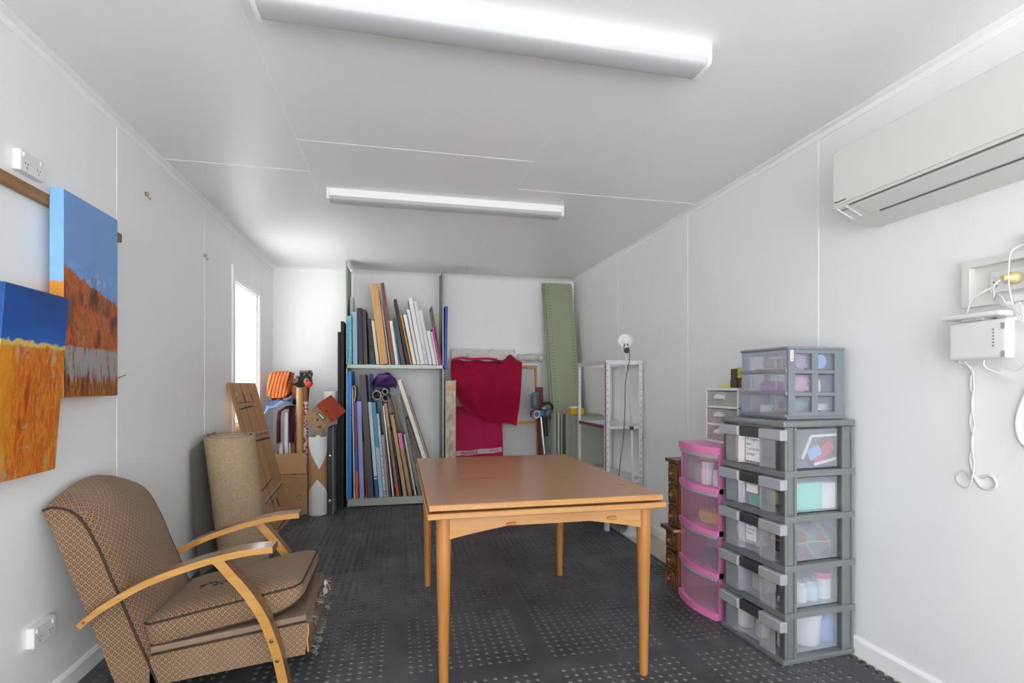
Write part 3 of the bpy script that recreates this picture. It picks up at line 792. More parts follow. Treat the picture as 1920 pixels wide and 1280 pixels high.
tag(obj('cable_tag', bm, m_paper), 'small blank paper tag hanging on the patch lead under the router', 'tag')
pk = tag(obj('power_adapter', rbox((XR-.035, 1.205, 1.618), (XR-.001, 1.258, 1.672), .005, 2), m_white), 'small white power adapter on the right wall at the frame edge', 'adapter')
# ------------------------------------------------------------------ drawer towers
def plastic(name, tint, op=.5, rough=.25, tl=.4):
    """milky see-through plastic: part clear, part diffuse, a little gloss"""
    if name in MC: return MC[name]
    t = NT(name); t.t.nodes.remove(t.b)
    df = t.n('BsdfDiffuse', {'Color': tint}); tr = t.n('BsdfTranslucent', {'Color': tint}); tp = t.n('BsdfTransparent', {'Color': (.97, .97, .98)}); gl = t.n('BsdfGlossy', {'Roughness': rough, 'Color': (1, 1, 1)})
    a = t.n('MixShader', {0: tl, 1: df.outputs[0], 2: tr.outputs[0]})
    b = t.n('MixShader', {0: op, 1: tp.outputs[0], 2: a.outputs[0]})
    fc = t.n('LayerWeight', {'Blend': .5}).outputs['Facing']; c = t.n('MixShader', {0: t.ma('MULTIPLY_ADD', t.ma('POWER', fc, 4.0), .30, .03), 1: b.outputs[0], 2: gl.outputs[0]})
    t.t.links.new(c.outputs[0], t.out.inputs[0]); MC[name] = t.m; return t.m
p_clear = plastic('milky_clear_plastic', (.84, .87, .93), .24)
p_mini = plastic('bluish_clear_plastic', (.72, .76, .88), .22)
p_white = plastic('frosted_white_plastic', (.78, .77, .75), .55)
p_pink = plastic('pinkish_clear_plastic', (.92, .70, .82), .19)
p_pinkside = plastic('pink_side_plastic', (.88, .28, .58), .75)
m_tower = M('silver_grey_plastic', (.215, .23, .23), .32, .25, var=.12, vscale=25)
m_handle = M('pale_grey_handle', (.40, .41, .43), .35, .1)
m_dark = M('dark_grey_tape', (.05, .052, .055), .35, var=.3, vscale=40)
m_pink = M('pink_plastic', (.80, .23, .50), .3)
R4 = math.radians(4)
TW = thing('drawer_tower', 'tall silver grey tower of five clear plastic drawers', 'drawer tower', (1.588, 1.884, MAT), R4)
ORG[TW.name] = Vector((0, 0, 0))
def lobj(n, bm, m, p, **k): return obj(n, bm, m, p, local=True, **k)
D, Wd = .372, .385; levels = [.008, .203, .403, .612, .802, 1.012]
def ringframe(z, h, grow=0.0):
    bm = bmesh.new(); t_ = .034; a0, a1, b0, b1 = -grow, D+grow, -grow, Wd+grow
    for lo, hi in (((a0, b0, z), (a0+t_, b1, z+h)), ((a1-t_, b0, z), (a1, b1, z+h)), ((a0+t_, b0, z), (a1-t_, b0+t_, z+h)), ((a0+t_, b1-t_, z), (a1-t_, b1, z+h))): box(bm, lo, hi)
    return bm
for i, z in enumerate(levels):
    if i == 0: lobj('base_frame', B((-.012, -.006, 0), (D+.004, Wd+.006, .022), .006, 2), m_tower, TW)
    elif i == 5:
        lobj('top_panel', B((-.012, -.008, z-.010), (D+.006, Wd+.008, z+.018), .009, 3), m_tower, TW, auto=40)
    else: lobj('shelf_frame', ringframe(z-.012, .026, .004), m_tower, TW)
for i in range(5):
    z0, z1 = levels[i]+.014, levels[i+1]-.012
    for a in (0, D-.062):
        for b in (0, Wd-.03):
            bm = bmesh.new(); y_in = .012 if b == 0 else -.012
            box(bm, (a, b + (0.006 if b == 0 else 0), z0), (a+.062, b + .03 - (0 if b == 0 else .006), z1))
            for xx in (a, a+.050): box(bm, (xx, b, z0), (xx+.012, b+.03, z1))
            lobj('corner_post', bm, m_tower, TW)
    # drawer box, open at the top
    f = [(-.010, .030), (.010, .030)]
    bm = bmesh.new(); za, zb = z0+.006, z1-.006; y0, y1 = .026, Wd-.026; th = .002
    box(bm, (.004, y0, za), (D-.02, y1, za+th)); box(bm, (D-.02, y0, za), (D-.018, y1, zb-.02)); box(bm, (.004, y0, za), (D-.02, y0+th, zb-.004)); box(bm, (.004, y1-th, za), (D-.02, y1, zb-.004))
    dr = lobj('drawer', bm, p_clear, TW)
    bm = bmesh.new()   # front: two flat wings and a recessed centre
    pts = [(-.016, y0+.012), (-.018, .125), (.006, .140), (.006, .245), (-.018, .260), (-.016, y1-.012)]
    for (xa, ya), (xb, yb) in zip(pts, pts[1:]):
        prism(bm, [(xa, ya, za), (xb, yb, za), (xb, yb, zb-.045), (xa, ya, zb-.045)], (.002, 0, 0))
    lobj('drawer_front', bm, p_clear, dr)
    for ya, yb in ((-.004, .128), (.257, Wd+.004)): lobj('handle_wing', B((-.026, ya, zb-.048), (.012, yb, zb-.002), .004), m_handle, dr)
    bm = bmesh.new(); box(bm, (-.016, .128, zb-.048), (.010, .257, zb-.002), .003); lobj('handle_centre', bm, m_dark, dr)
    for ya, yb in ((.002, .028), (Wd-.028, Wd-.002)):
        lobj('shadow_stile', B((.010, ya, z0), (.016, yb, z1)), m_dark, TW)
# paper labels with handwriting
lb = ['Mr Sangers', 'Basic', 'Tool Set Kit', 'Sponges']
def paper_label(name, y0, z0, y1, z1, lines, x=.0052, size=.013, label=None):
    p = lobj(name, B((x-.0009, y0, z0), (x, y1, z1)), m_paper, TW, label=label)
    for k, s_ in enumerate(lines):
        text('handwriting', s_, size, (x-.0011, y1-.005, z1-.016-k*size*1.35), (0, -1, 0), (0, 0, 1), m_ink, p, local=True, ext=.0001)
paper_label('paper_label', .146, .835, .236, .945, ['Mr Sangers', 'Basic', 'Tool Set kit', 'Sponges'], x=.004, size=.0165)
paper_label('paper_label', .160, .690, .232, .740, ['Paint trays'], x=.004)
paper_label('paper_label', .170, .470, .232, .550, ['Small', 'coloured', 'drapes'], x=.004)
# things inside the tower, each its own object
def w2(x, y, z): return Matrix.Translation(TW.location) @ Matrix.Rotation(R4, 4, 'Z') @ Vector((x, y, z))
def put(name, bm, mat, label, cat, grp='things kept in the big drawer tower', **k):
    for v in bm.verts: v.co = w2(*v.co)
    return tag(obj(name, bm, mat, **k), label, cat, grp)
def bottle(r, h, x, y, z, neck=.4, capr=.55):
    bm = bmesh.new(); lathe(bm, [(r*.92, 0), (r, .006), (r, h*.66), (r*.85, h*.74), (r*neck, h*.80), (r*neck, h*.84), (r*capr, h*.84), (r*capr, h), (0, h)], (x, y, z), seg=18); return bm
F = [levels[i] + .0235 for i in range(5)]
put('paint_bucket', (lambda bm: (lathe(bm, [(.060, 0), (.064, .01), (.068, .115), (.072, .118), (.072, .138), (0, .140)], (.205, .105, F[0]), seg=24), bm)[1])(bmesh.new()), M('bucket_white', (.85, .85, .85), .3), 'round white tub in the bottom drawer', 'tub', auto=40)
put('glue_bottle', bottle(.034, .150, .305, .085, F[0]), M('blue_white_bottle', (.20, .35, .75), .3), 'blue topped white bottle at the back of the bottom drawer', 'bottle', auto=40)
put('cream_jar', bottle(.030, .105, .075, .080, F[0], .8, .85), M('cream_jar', (.80, .70, .55), .35), 'cream jar at the front corner of the bottom drawer', 'jar', auto=40)
put('peach_jar', bottle(.030, .13, .06, .19, F[0], .7, .8), M('peach_jar', (.80, .62, .50), .35), 'peach coloured jar behind the middle of the bottom drawer front', 'jar', auto=40)
put('pale_bottle', bottle(.036, .145, .06, .30, F[0], .6, .7), M('pale_pink_bottle', (.82, .66, .62), .35), 'pale pink bottle behind the left of the bottom drawer front', 'bottle', auto=40)
put('medicine_bottle', bottle(.026, .085, .155, .075, F[1], .6, .8), M('bright_white_bottle', (.88, .88, .88), .3), 'short bright white bottle in the fourth drawer', 'bottle', auto=40)
put('blue_label_bottle', bottle(.032, .085, .215, .080, F[1], .7, .8), M('pale_blue_bottle', (.60, .75, .85), .3), 'pale blue labelled bottle in the fourth drawer', 'bottle', auto=40)
jb = thing('pink_lid_jar', 'white jar with a bright pink lid in the fourth drawer', 'jar', w2(.285, .085, F[1]), 0, 'things kept in the big drawer tower')
bm = bmesh.new(); lathe(bm, [(.034, 0), (.036, .005), (.036, .090), (0, .090)], w2(.285, .085, F[1]), seg=20); obj('jar_body', bm, M('bright_white_bottle', (.88, .88, .88), .3), jb, auto=40)
bm = bmesh.new(); lathe(bm, [(.037, .0905), (.037, .115), (0, .117)], w2(.285, .085, F[1]), seg=20); obj('lid', bm, M('hot_pink_lid', (.80, .06, .25), .35), jb, auto=40)
put('cream_sachet', B((.05, .05, F[1]), (.13, .10, F[1]+.025), .008, 2), M('cream_paper', (.75, .68, .5), .6), 'flat cream packet lying in the fourth drawer', 'packet')
put('tan_packet', B((.05, .17, F[1]), (.12, .25, F[1]+.08), .01, 2), M('tan_packet', (.62, .50, .40), .6), 'tan packet behind the fourth drawer front', 'packet')
def lump(lo, hi, seed, amp=.012, ex=.6):
    rnd = random.Random(seed); bm = bmesh.new(); c = (Vector(lo)+Vector(hi))/2; h = (Vector(hi)-Vector(lo))/2
    bmesh.ops.create_icosphere(bm, subdivisions=3, radius=1)
    ph = [rnd.uniform(0, 6) for _ in range(6)]
    for v in bm.verts:
        p = v.co.copy(); q = Vector([math.copysign(abs(a)**ex, a) for a in p])
        w = math.sin(p.x*5+ph[0])*math.sin(p.y*4+ph[1]) + math.sin(p.z*7+ph[2])*math.cos(p.x*6+ph[3])
        v.co = Vector((max(lo[i], min(hi[i], c[i] + q[i]*h[i] + amp*w*p[i])) for i in range(3)))
    return bm
def tartan():
    t = NT('teal_red_tartan'); co = t.obj(); x, y, z = t.xyz(co); s_ = t.ma('ADD', t.ma('ADD', x, y), t.ma('MULTIPLY', z, .4))
    a = t.ma('FRACT', t.ma('MULTIPLY', s_, 9)); b = t.ma('FRACT', t.ma('MULTIPLY', z, 14))
    c_ = t.mix(t.step(a, .45, .5), (.03, .19, .20), (.20, .05, .06)); c_ = t.mix(t.ma('MULTIPLY', t.step(b, .5, .55), .6), c_, (.05, .08, .14))
    ln = t.ma('MAXIMUM', t.step(a, .94, .96), t.step(b, .93, .95)); t.base(t.mix(ln, c_, (.55, .45, .12))); t.rough(.9); return t.m
put('tartan_blanket', lump((.06, .035, F[2]), (.33, .18, F[2]+.135), 3), tartan(), 'folded teal and red tartan cloth in the middle drawer', 'cloth', smooth=True)
put('white_cloth', lump((.03, .20, F[2]), (.20, .35, F[2]+.12), 5), M('white_cloth', (.80, .80, .78), .9, bump=.3, bscale=60), 'crumpled white cloth behind the middle drawer front', 'cloth', smooth=True)
put('mint_folder', B((.05, .040, F[3]), (.235, .062, F[3]+.120), .004), M('mint_card', (.28, .72, .56), .5), 'mint green folder standing in the second drawer', 'folder')
put('white_folder', B((.238, .038, F[3]), (.315, .066, F[3]+.115), .004), M('white_card', (.80, .80, .78), .5), 'white and pink edged carton beside the mint folder', 'carton')
put('green_ball', (lambda bm: (bmesh.ops.create_icosphere(bm, subdivisions=3, radius=.042, matrix=Matrix.Translation((.055, .105, F[3]+.055))), bm)[1])(bmesh.new()), M('olive_ball', (.25, .30, .12), .6), 'olive green ball behind the second drawer front', 'ball', smooth=True)
put('green_white_card', B((.02, .16, F[3]), (.024, .23, F[3]+.045)), M('bright_green_card', (.03, .50, .30), .5), 'bright green card low behind the second drawer front', 'card')
put('red_packet', (lambda bm: (obox(bm, (.245, .055, F[4]+.062), (.82, 0, .57), (0, 1, 0), (-.57, 0, .82), .13, .03, .055, .004), bm)[1])(bmesh.new()), M('raspberry_packet', (.55, .04, .12), .4), 'raspberry red packet leaning in the top drawer of the tall tower', 'packet')
put('blue_packet', (lambda bm: (obox(bm, (.195, .040, F[4]+.060), (.9, 0, .44), (0, 1, 0), (-.44, 0, .9), .07, .01, .05, .003), bm)[1])(bmesh.new()), M('sky_packet', (.25, .45, .70), .4), 'sky blue packet leaning against the raspberry packet', 'packet')
put('white_ruler_frame', (lambda bm: ([obox(bm, c, a, (0, 1, 0), b, l, .006, .010) for c, a, b, l in (((.250, .035, F[4]+.135), (1, 0, .03), (-.03, 0, 1), .15), ((.150, .035, F[4]+.085), (.45, 0, .9), (-.9, 0, .45), .11), ((.25, .035, F[4]+.020), (1, 0, .18), (-.18, 0, 1), .12))], bm)[1])(bmesh.new()), m_paper, 'white plastic set square in the top drawer of the tall tower', 'ruler')
put('yarn_ball', (lambda bm: (bmesh.ops.create_icosphere(bm, subdivisions=3, radius=.030, matrix=Matrix.Translation((.085, .070, F[4]+.030))), bm)[1])(bmesh.new()), M('cream_yarn', (.78, .70, .58), .9, bump=.4, bscale=120), 'cream yarn ball in the top drawer of the tall tower', 'yarn', smooth=True)
put('purple_pen_case', B((.05, .038, F[4]), (.15, .062, F[4]+.018), .006, 2), M('purple_case', (.15, .09, .35), .5), 'purple pen case flat in the top drawer of the tall tower', 'pen case')
put('peach_carton', B((.03, .28, F[4]), (.09, .34, F[4]+.11), .003), M('peach_carton', (.72, .50, .33), .6), 'peach carton behind the left of the top drawer front', 'carton')

# small grey three-drawer unit standing on the tower
MG = thing('mini_drawer_unit', 'small grey unit of three bluish clear drawers on the tall tower', 'drawer unit', (1.637, 1.922, MAT+1.0305), math.radians(3))
ORG[MG.name] = Vector((0, 0, 0)); m_mini = M('blue_grey_plastic', (.20, .22, .245), .4)
D2, W2, H2 = .300, .290, .318
lobj('top_panel', B((-.008, -.004, H2-.012), (D2+.004, W2+.004, H2), .005, 2), m_mini, MG); lobj('base_panel', B((-.006, -.003, 0), (D2+.003, W2+.003, .018), .004), m_mini, MG)
for s_, yy in (('n', 0.0), ('f', W2-.008)):
    bm = bmesh.new(); zs = [.018, .118, .216, H2-.012]
    for xa, xb in ((0, .035), (.125, .158), (.250, D2)): box(bm, (xa, yy, .018), (xb, yy+.008, H2-.012))
    for z in (.018, .103, .201, H2-.028):
        for xa, xb in ((.035, .125), (.158, .250)): box(bm, (xa, yy, z), (xb, yy+.008, z+.016))
    lobj('side_frame', bm, m_mini, MG)
lobj('back_panel', B((D2-.004, .008, .018), (D2, W2-.008, H2-.012)), m_mini, MG)
for i, z in enumerate((.020, .118, .216)):
    dr = lobj('drawer', (lambda bm: ([box(bm, *q) for q in (((.004, .012, z), (D2-.01, W2-.012, z+.002)), ((.004, .012, z), (D2-.01, .0135, z+.080)), ((.004, W2-.0135, z), (D2-.01, W2-.012, z+.080)))], bm)[1])(bmesh.new()), p_mini, MG)
    bm = bmesh.new(); box(bm, (-.006, .006, z), (-.003, W2-.006, z+.088)); box(bm, (-.010, .060, z+.012), (-.006, .063, z+.076)); box(bm, (-.010, .215, z+.012), (-.006, .218, z+.076)); box(bm, (-.010, .063, z+.073), (-.006, .215, z+.076))
    lobj('drawer_front', bm, p_mini, dr)
    lobj('drawer_lip', B((-.013, .002, z-.010), (.0, W2-.002, z+.004), .002), m_mini, dr)
pl_ = lobj('paper_label', B((.010, -.0008, .255), (.026, 0, .302)), m_paper, MG)
text('label_lettering', 'BEADS', .012, (.0225, -.0011, .2575), (0, 0, 1), (-1, 0, 0), m_ink, pl_, local=True, ext=.0001)
def w3(x, y, z): return Matrix.Translation(MG.location) @ Matrix.Rotation(math.radians(3), 4, 'Z') @ Vector((x, y, z))
def put3(name, bm, mat, label, cat, **k):
    for v in bm.verts: v.co = w3(*v.co)
    return tag(obj(name, bm, mat, **k), label, cat, 'things kept in the small drawer unit')
put3('ribbon_reel', (lambda bm: (cyl(bm, (.19, .018, .256), (.19, .06, .256), .032, seg=20), bm)[1])(bmesh.new()), M('blue_white_reel', (.30, .45, .70), .5), 'blue and white reel at the back of the top small drawer', 'reel')
put3('bead_string', lump((.03, .07, .219), (.12, .20, .275), 11), M('brown_beads', (.28, .19, .14), .5, var=.6, vscale=220, bump=.6, bscale=200), 'heap of brown bead strings in the top small drawer', 'bead string', smooth=True)
put3('mauve_pouch', lump((.04, .018, .219), (.12, .06, .285), 12), M('mauve_cloth', (.40, .27, .38), .8), 'mauve pouch at the side of the top small drawer', 'pouch', smooth=True)
put3('copper_wire_coil', lump((.02, .03, .219), (.10, .26, .228), 13, .004), M('copper_thread', (.60, .34, .20), .5), 'copper coloured cord along the front of the top small drawer', 'cord', smooth=True)
put3('purple_yarn', lump((.02, .07, .121), (.12, .22, .170), 14), M('purple_yarn', (.30, .07, .32), .9), 'purple yarn in the middle small drawer', 'yarn', smooth=True)
put3('pink_ribbon', lump((.03, .018, .121), (.13, .065, .192), 15), M('pink_ribbon', (.55, .28, .42), .7), 'pink ribbon roll at the side of the middle small drawer', 'ribbon', smooth=True)
put3('cream_card_roll', B((.16, .02, .121), (.195, .06, .175), .006, 2), M('cream_card', (.72, .66, .52), .7), 'cream cards at the back of the middle small drawer', 'cards')
put3('white_buttons', lump((.03, .13, .023), (.09, .21, .060), 16), M('white_cloth', (.80, .80, .78), .9), 'white scrap of lace in the bottom small drawer', 'lace', smooth=True)
put3('teal_fabric', lump((.03, .018, .023), (.12, .10, .085), 17), M('teal_red_fabric', (.18, .22, .30), .8, var=.8, vscale=60), 'dark teal fabric scrap in the bottom small drawer', 'fabric', smooth=True)
put3('foil_bag', lump((.155, .018, .023), (.25, .07, .070), 18), M('foil', (.55, .56, .55), .25, .6), 'crinkled silver bag at the back of the bottom small drawer', 'bag', smooth=True)
put3('tan_strap', lump((.02, .05, .023), (.08, .12, .050), 19), M('tan_strap', (.45, .32, .22), .7), 'tan strap in the bottom small drawer', 'strap', smooth=True)

# pink four-drawer tower with bowed fronts
PX, PY0, PY1, PH = 1.562, 2.310, 2.668, .868
PK = thing('pink_drawer_tower', 'narrow pink plastic tower of four bowed clear drawers', 'drawer tower', (1.75, (PY0+PY1)/2, MAT))
def bow(s_): return PX - .034*math.sin(math.pi*s_)
def bowslab(z0, z1, off, depth, n=14, y0=PY0, y1=PY1):
    bm = bmesh.new()
    f = [(bow(i/n)+off, y0+(y1-y0)*i/n, z0) for i in range(n+1)]
    pts = f + [(PX+depth, y1, z0), (PX+depth, y0, z0)]
    prism(bm, pts, (0, 0, z1-z0)); return bm
PD = .36; zs = [MAT, .228, .440, .652, MAT+PH]
obj('top_panel', bowslab(.838, MAT+PH, -.012, PD), m_pink, PK, auto=35)
obj('base_panel', bowslab(MAT, .040, -.014, PD), m_pink, PK, auto=35)
for yy in (PY0, PY1-.010):
    obj('side_panel', B((PX+.004, yy, .04), (PX+PD, yy+.010, .838)), m_pink, PK)
obj('back_panel', B((PX+PD-.006, PY0+.01, .04), (PX+PD, PY1-.01, .838)), p_pinkside, PK)
for i in range(4):
    z0 = zs[i] + (.030 if i == 0 else .016); z1 = zs[i+1] - (.034 if i == 3 else .006)
    if i: obj('shelf_rail', bowslab(zs[i]-.012, zs[i]+.014, -.012, .06), m_pink, PK, auto=35)
    def shell(z0=z0, z1=z1):
        bm = bmesh.new(); n = 14; ya, yb = PY0+.014, PY1-.014
        for i_ in range(n):
            s0, s1 = i_/n, (i_+1)/n
            prism(bm, [(bow(s0)+.002, ya+(yb-ya)*s0, z0), (bow(s1)+.002, ya+(yb-ya)*s1, z0), (bow(s1)+.002, ya+(yb-ya)*s1, z1), (bow(s0)+.002, ya+(yb-ya)*s0, z1)], (.0025, 0, 0))
        return bm
    bm = bmesh.new(); box(bm, (PX+.004, PY0+.014, z0), (PX+PD-.01, PY1-.014, z0+.002)); box(bm, (PX+.004, PY0+.012, z0), (PX+PD-.01, PY0+.014, z1)); box(bm, (PX+.004, PY1-.014, z0), (PX+PD-.01, PY1-.012, z1))
    dr = obj('drawer', bm, p_pink, PK)
    obj('drawer_front', shell(), p_pink, dr, auto=40)
    obj('drawer_pull', bowslab(z1-.022, z1, -.010, .004, y0=PY0+.012, y1=PY1-.012), plastic('pull_plastic', (.85, .82, .87), .6), dr, auto=40)
GP = 'things kept in the pink drawer tower'
for k, (x, y, z, r, h, m_, lb, nm) in enumerate((
    (1.60, 2.60, .672, .030, .13, 'clear_spoon', 'tall clear jar at the far side of the top pink drawer', 'jar'),
    (1.585, 2.52, .672, .028, .10, 'clear_jar2', 'clear rounded jar beside the tall clear jar, top pink drawer', 'jar'),
    (1.58, 2.43, .672, .034, .115, 'white_pot', 'white tub with a lid in the top pink drawer', 'tub'),
    (1.588, 2.36, .672, .022, .085, 'clear_cup', 'small clear cup near the grey tower, top pink drawer', 'cup'))):
    tag(obj(nm, bottle(r, h, x, y, z, .9, .95), M(m_, {'clear_spoon': (.36, .39, .41), 'clear_jar2': (.44, .47, .50), 'white_pot': (.86, .86, .88), 'clear_cup': (.70, .72, .75)}[m_], .15), auto=40), lb, nm, GP)
tag(obj('pink_sleeve', lump((1.572, 2.40, .788), (1.65, 2.56, .826), 21, .006), M('pale_pink_cloth', (.80, .60, .66), .8), smooth=True), 'pale pink bag on the jars in the top pink drawer', 'bag', GP)
tag(obj('yellow_duster', lump((1.57, 2.36, .460), (1.70, 2.53, .525), 22), M('yellow_cloth', (.75, .43, .04), .85), smooth=True), 'crumpled yellow cloth in the second pink drawer', 'cloth', GP)
tag(obj('navy_strap', (lambda bm: (obox(bm, (1.612, 2.42, .285), (1, 0, 0), (0, .9, .43), (0, -.43, .9), .09, .14, .018, .005), bm)[1])(bmesh.new()), M('navy_cloth', (.07, .10, .22), .7)), 'navy blue strap in the third pink drawer', 'strap', GP)
tag(obj('grey_booklet', B((1.67, 2.35, .2475), (1.78, 2.58, .36), .004), M('slate_booklet', (.42, .42, .50), .6)), 'slate grey booklet at the back of the third pink drawer', 'booklet', GP)

# white frosted three-drawer unit on the pink tower
WX, WY0, WY1, WZ = 1.690, 2.335, 2.622, MAT+PH+.0005
WU = thing('white_drawer_unit', 'small white frosted three-drawer unit standing on the pink tower', 'drawer unit', (1.78, 2.48, WZ))
for z in (0, .092, .188, .284): obj('shelf_rail', B((WX-.004, WY0, WZ+z), (WX+.02, WY1, WZ+z+.012), .002), m_white, WU)
obj('top_panel', B((WX, WY0-.003, WZ+.286), (WX+.22, WY1+.003, WZ+.298), .003), m_white, WU)
for yy in (WY0, WY1-.010): obj('side_panel', B((WX, yy, WZ), (WX+.22, yy+.010, WZ+.286), .002), m_white, WU)
obj('back_panel', B((WX+.215, WY0+.01, WZ), (WX+.22, WY1-.01, WZ+.286)), m_white, WU)
for z in (.012, .104, .200):
    bm = bmesh.new(); box(bm, (WX+.004, WY0+.012, WZ+z), (WX+.007, WY1-.012, WZ+z+.078)); box(bm, (WX, WY1-.090, WZ+z), (WX+.004, WY1-.087, WZ+z+.070)); box(bm, (WX, WY1-.178, WZ+z), (WX+.004, WY1-.175, WZ+z+.070))
    box(bm, (WX+.007, WY0+.012, WZ+z), (WX+.20, WY1-.012, WZ+z+.002))
    dr = obj('drawer_front', bm, p_white, WU)
    bm = bmesh.new(); pts = [(WX+.002, WY1-.1325 - .044*math.cos(math.pi*k/10), WZ+z+.040+.026*math.sin(math.pi*k/10)) for k in range(11)]
    prism(bm, pts, (-.010, 0, 0)); obj('drawer_pull', bm, m_white, dr)
tag(obj('blue_notepad', (lambda bm: (obox(bm, (WX+.05, WY0+.075, WZ+.262), (1, 0, 0), (0, .96, -.2), (0, .2, .96), .08, .095, .022, .002), bm)[1])(bmesh.new()), M('steel_blue', (.18, .25, .34), .5)), 'steel blue notepad in the top drawer of the white unit', 'notepad')
zt = WZ+.2985
bw = wood('brown_box_wood', (.055, .028, .016), (.11, .06, .035), 'z', 1.5, .45)
tag(obj('wooden_block', B((WX+.05, 2.415, zt), (WX+.11, 2.470, zt+.048), .002), bw), 'lower dark brown wooden block on the white drawer unit', 'block', 'blocks on the white drawer unit')
tag(obj('wooden_block', B((WX+.052, 2.416, zt+.0485), (WX+.108, 2.469, zt+.102), .002), bw), 'upper dark brown wooden block stacked on the white drawer unit', 'block', 'blocks on the white drawer unit')
tag(obj('wooden_block', B((WX+.055, 2.360, zt), (WX+.11, 2.412, zt+.052), .002), wood('red_brown_wood', (.12, .04, .016), (.22, .085, .03), 'z', 1.5, .4)), 'reddish wooden block beside the dark stack on the white unit', 'block', 'blocks on the white drawer unit')
t = NT('lime_leaf_print'); co = t.obj(); t.base(t.mix(t.step(t.noise(co, 120, 3), .5, .56), (.62, .66, .04), (.30, .38, .05))); t.rough(.6)
tag(obj('patterned_card', B((WX+.054, 2.372, zt+.0525), (WX+.066, 2.414, zt+.108), .001), t.m), 'lime green patterned card standing on the reddish wooden block', 'card')
bm = bmesh.new(); prism(bm, [(WX+.03, 2.548, zt+.012), (WX+.02, 2.475, zt+.001), (WX+.08, 2.475, zt+.001), (WX+.09, 2.535, zt+.014)], (0, 0, .0012))
tag(obj('sticky_note', bm, M('lime_paper', (.70, .80, .02), .6)), 'curled lime yellow sticky note on the white drawer unit', 'note')

# carved sewing-machine drawer sets, one on the other
w_dk = wood('carved_oak', (.075, .030, .012), (.15, .065, .026), 'y', 1.2, .32, .2)
w_side = wood('orange_oak', (.24, .085, .02), (.38, .155, .045), 'z', 1.0, .3, .2, .2, (.55, .30, .12))
def drawer_set(y0, y1, x0, x1, z0, n, dh, label, front_over, raw):
    H = n*dh; L = thing('carved_drawer_set', label, 'drawer set', ((x0+x1)/2, (y0+y1)/2, z0), 0, 'carved wooden drawer sets')
    obj('case', B((x0+.004, y0, z0), (x1, y1, z0+H)), w_side, L)
    obj('top_board', B((x0-front_over, y0-.003, z0+H), (x1+.0, y1+.02, z0+H+.022), .006, 2), w_dk, L)
    if raw: obj('worn_edge', B((x0-front_over+.006, y0-.0045, z0+H+.003), (x0+.02, y0-.003, z0+H+.019)), M('bare_wood', (.62, .40, .18), .6), L)
    for k in range(n):
        za = z0+k*dh+.003; zb = za+dh-.006; yc = (y0+y1)/2; zc = (za+zb)/2
        dr = obj('drawer', B((x0-.008, y0+.004, za), (x0+.004, y1-.004, zb), .002), w_dk, L)
        bm = bmesh.new(); hw, hh = (y1-y0)/2-.012, (zb-za)/2-.008
        pts = [(x0-.0105, yc-hw, zc-hh), (x0-.0105, yc+hw, zc-hh)] + [(x0-.0105, yc+hw*math.cos(math.pi*q/8), zc+hh*.1+hh*.9*math.sin(math.pi*q/8)) for q in range(9)]
        tube(bm, [Vector(p) for p in pts] + [Vector(pts[0])], .0028, 5)
        tube(bm, [Vector((x0-.0095, yc+hw*.62*math.cos(2*math.pi*q/16), zc+hh*.62*math.sin(2*math.pi*q/16))) for q in range(17)], .0022, 5)
        for q in range(8):
            a = 2*math.pi*q/8 + .39
            obox(bm, (x0-.0095, yc+hw*.40*math.cos(a), zc+hh*.40*math.sin(a)), (1, 0, 0), (0, math.cos(a), math.sin(a)), (0, -math.sin(a), math.cos(a)), .004, .012, .005)
        obj('carving', bm, wood('carving_oak', (.17, .075, .03), (.27, .125, .055), 'z', 2, .3, .3), dr, smooth=True)
        bm = bmesh.new(); lathe(bm, [(.005, 0), (.004, .006), (.009, .012), (.010, .017), (.006, .022), (0, .023)], (x0-.008, yc, zc), (-1, 0, 0), 14)
        obj('knob', bm, M('turned_knob', (.42, .16, .05), .3, coat=.3), dr, auto=40)
    return z0+H+.022
zt2 = drawer_set(2.692, 2.812, 1.556, 1.90, MAT, 3, .112, 'lower carved three-drawer set of dark oak beside the pink tower', .032, True)
drawer_set(2.694, 2.802, 1.566, 1.88, zt2+.0005, 3, .124, 'upper carved three-drawer set of dark oak standing on the lower one', .018, False)
# ------------------------------------------------------------------ grey-green steel shelving with canvases
m_steel = M('grey_green_steel', (.23, .25, .20), .4, .15, var=.08, vscale=10)
m_steel2 = M('grey_green_steel_edge', (.36, .39, .345), .35, .2)
SX0, SX1, SY0, SY1 = -.502, .437, 5.215, 5.675
SH = thing('steel_shelving', 'tall grey-green steel shelving bay filled with stored canvases', 'shelving', ((SX0+SX1)/2, (SY0+SY1)/2, MAT))
def upright(x, s_):
    bm = bmesh.new()
    box(bm, (x-.001, SY0+.03, MAT), (x+.001, SY1-.03, 2.372))                     # side sheet
    for y in (SY0, SY1-.035): box(bm, (min(x, x+s_*.003), y, MAT), (max(x, x+s_*.003), y+.035, 2.375))
    o = obj('side_panel', bm, m_steel, SH)
    for y, n in ((SY0, 'f'), (SY1-.003, 'b')):
        obj('post_flange', B((min(x, x+s_*.012), y, MAT), (max(x, x+s_*.012), y+.003, 2.375)), m_steel2, o)
    return o
upright(SX0, 1); upright(SX1, -1)
def shelf(zt, lip, parts=True):
    bm = bmesh.new(); box(bm, (SX0+.002, SY0+.002, zt-.002), (SX1-.002, SY1-.002, zt)); box(bm, (SX0+.002, SY0+.0, zt-lip), (SX1-.002, SY0+.002, zt)); box(bm, (SX0+.002, SY1-.002, zt-lip), (SX1-.002, SY1, zt)); box(bm, (SX0+.002, SY0+.002, zt-lip), (SX1-.002, SY0+.014, zt-lip+.002))
    return obj('shelf_tray', bm, m_steel2, SH)
shelf(1.388, .034); shelf(.090, .074)

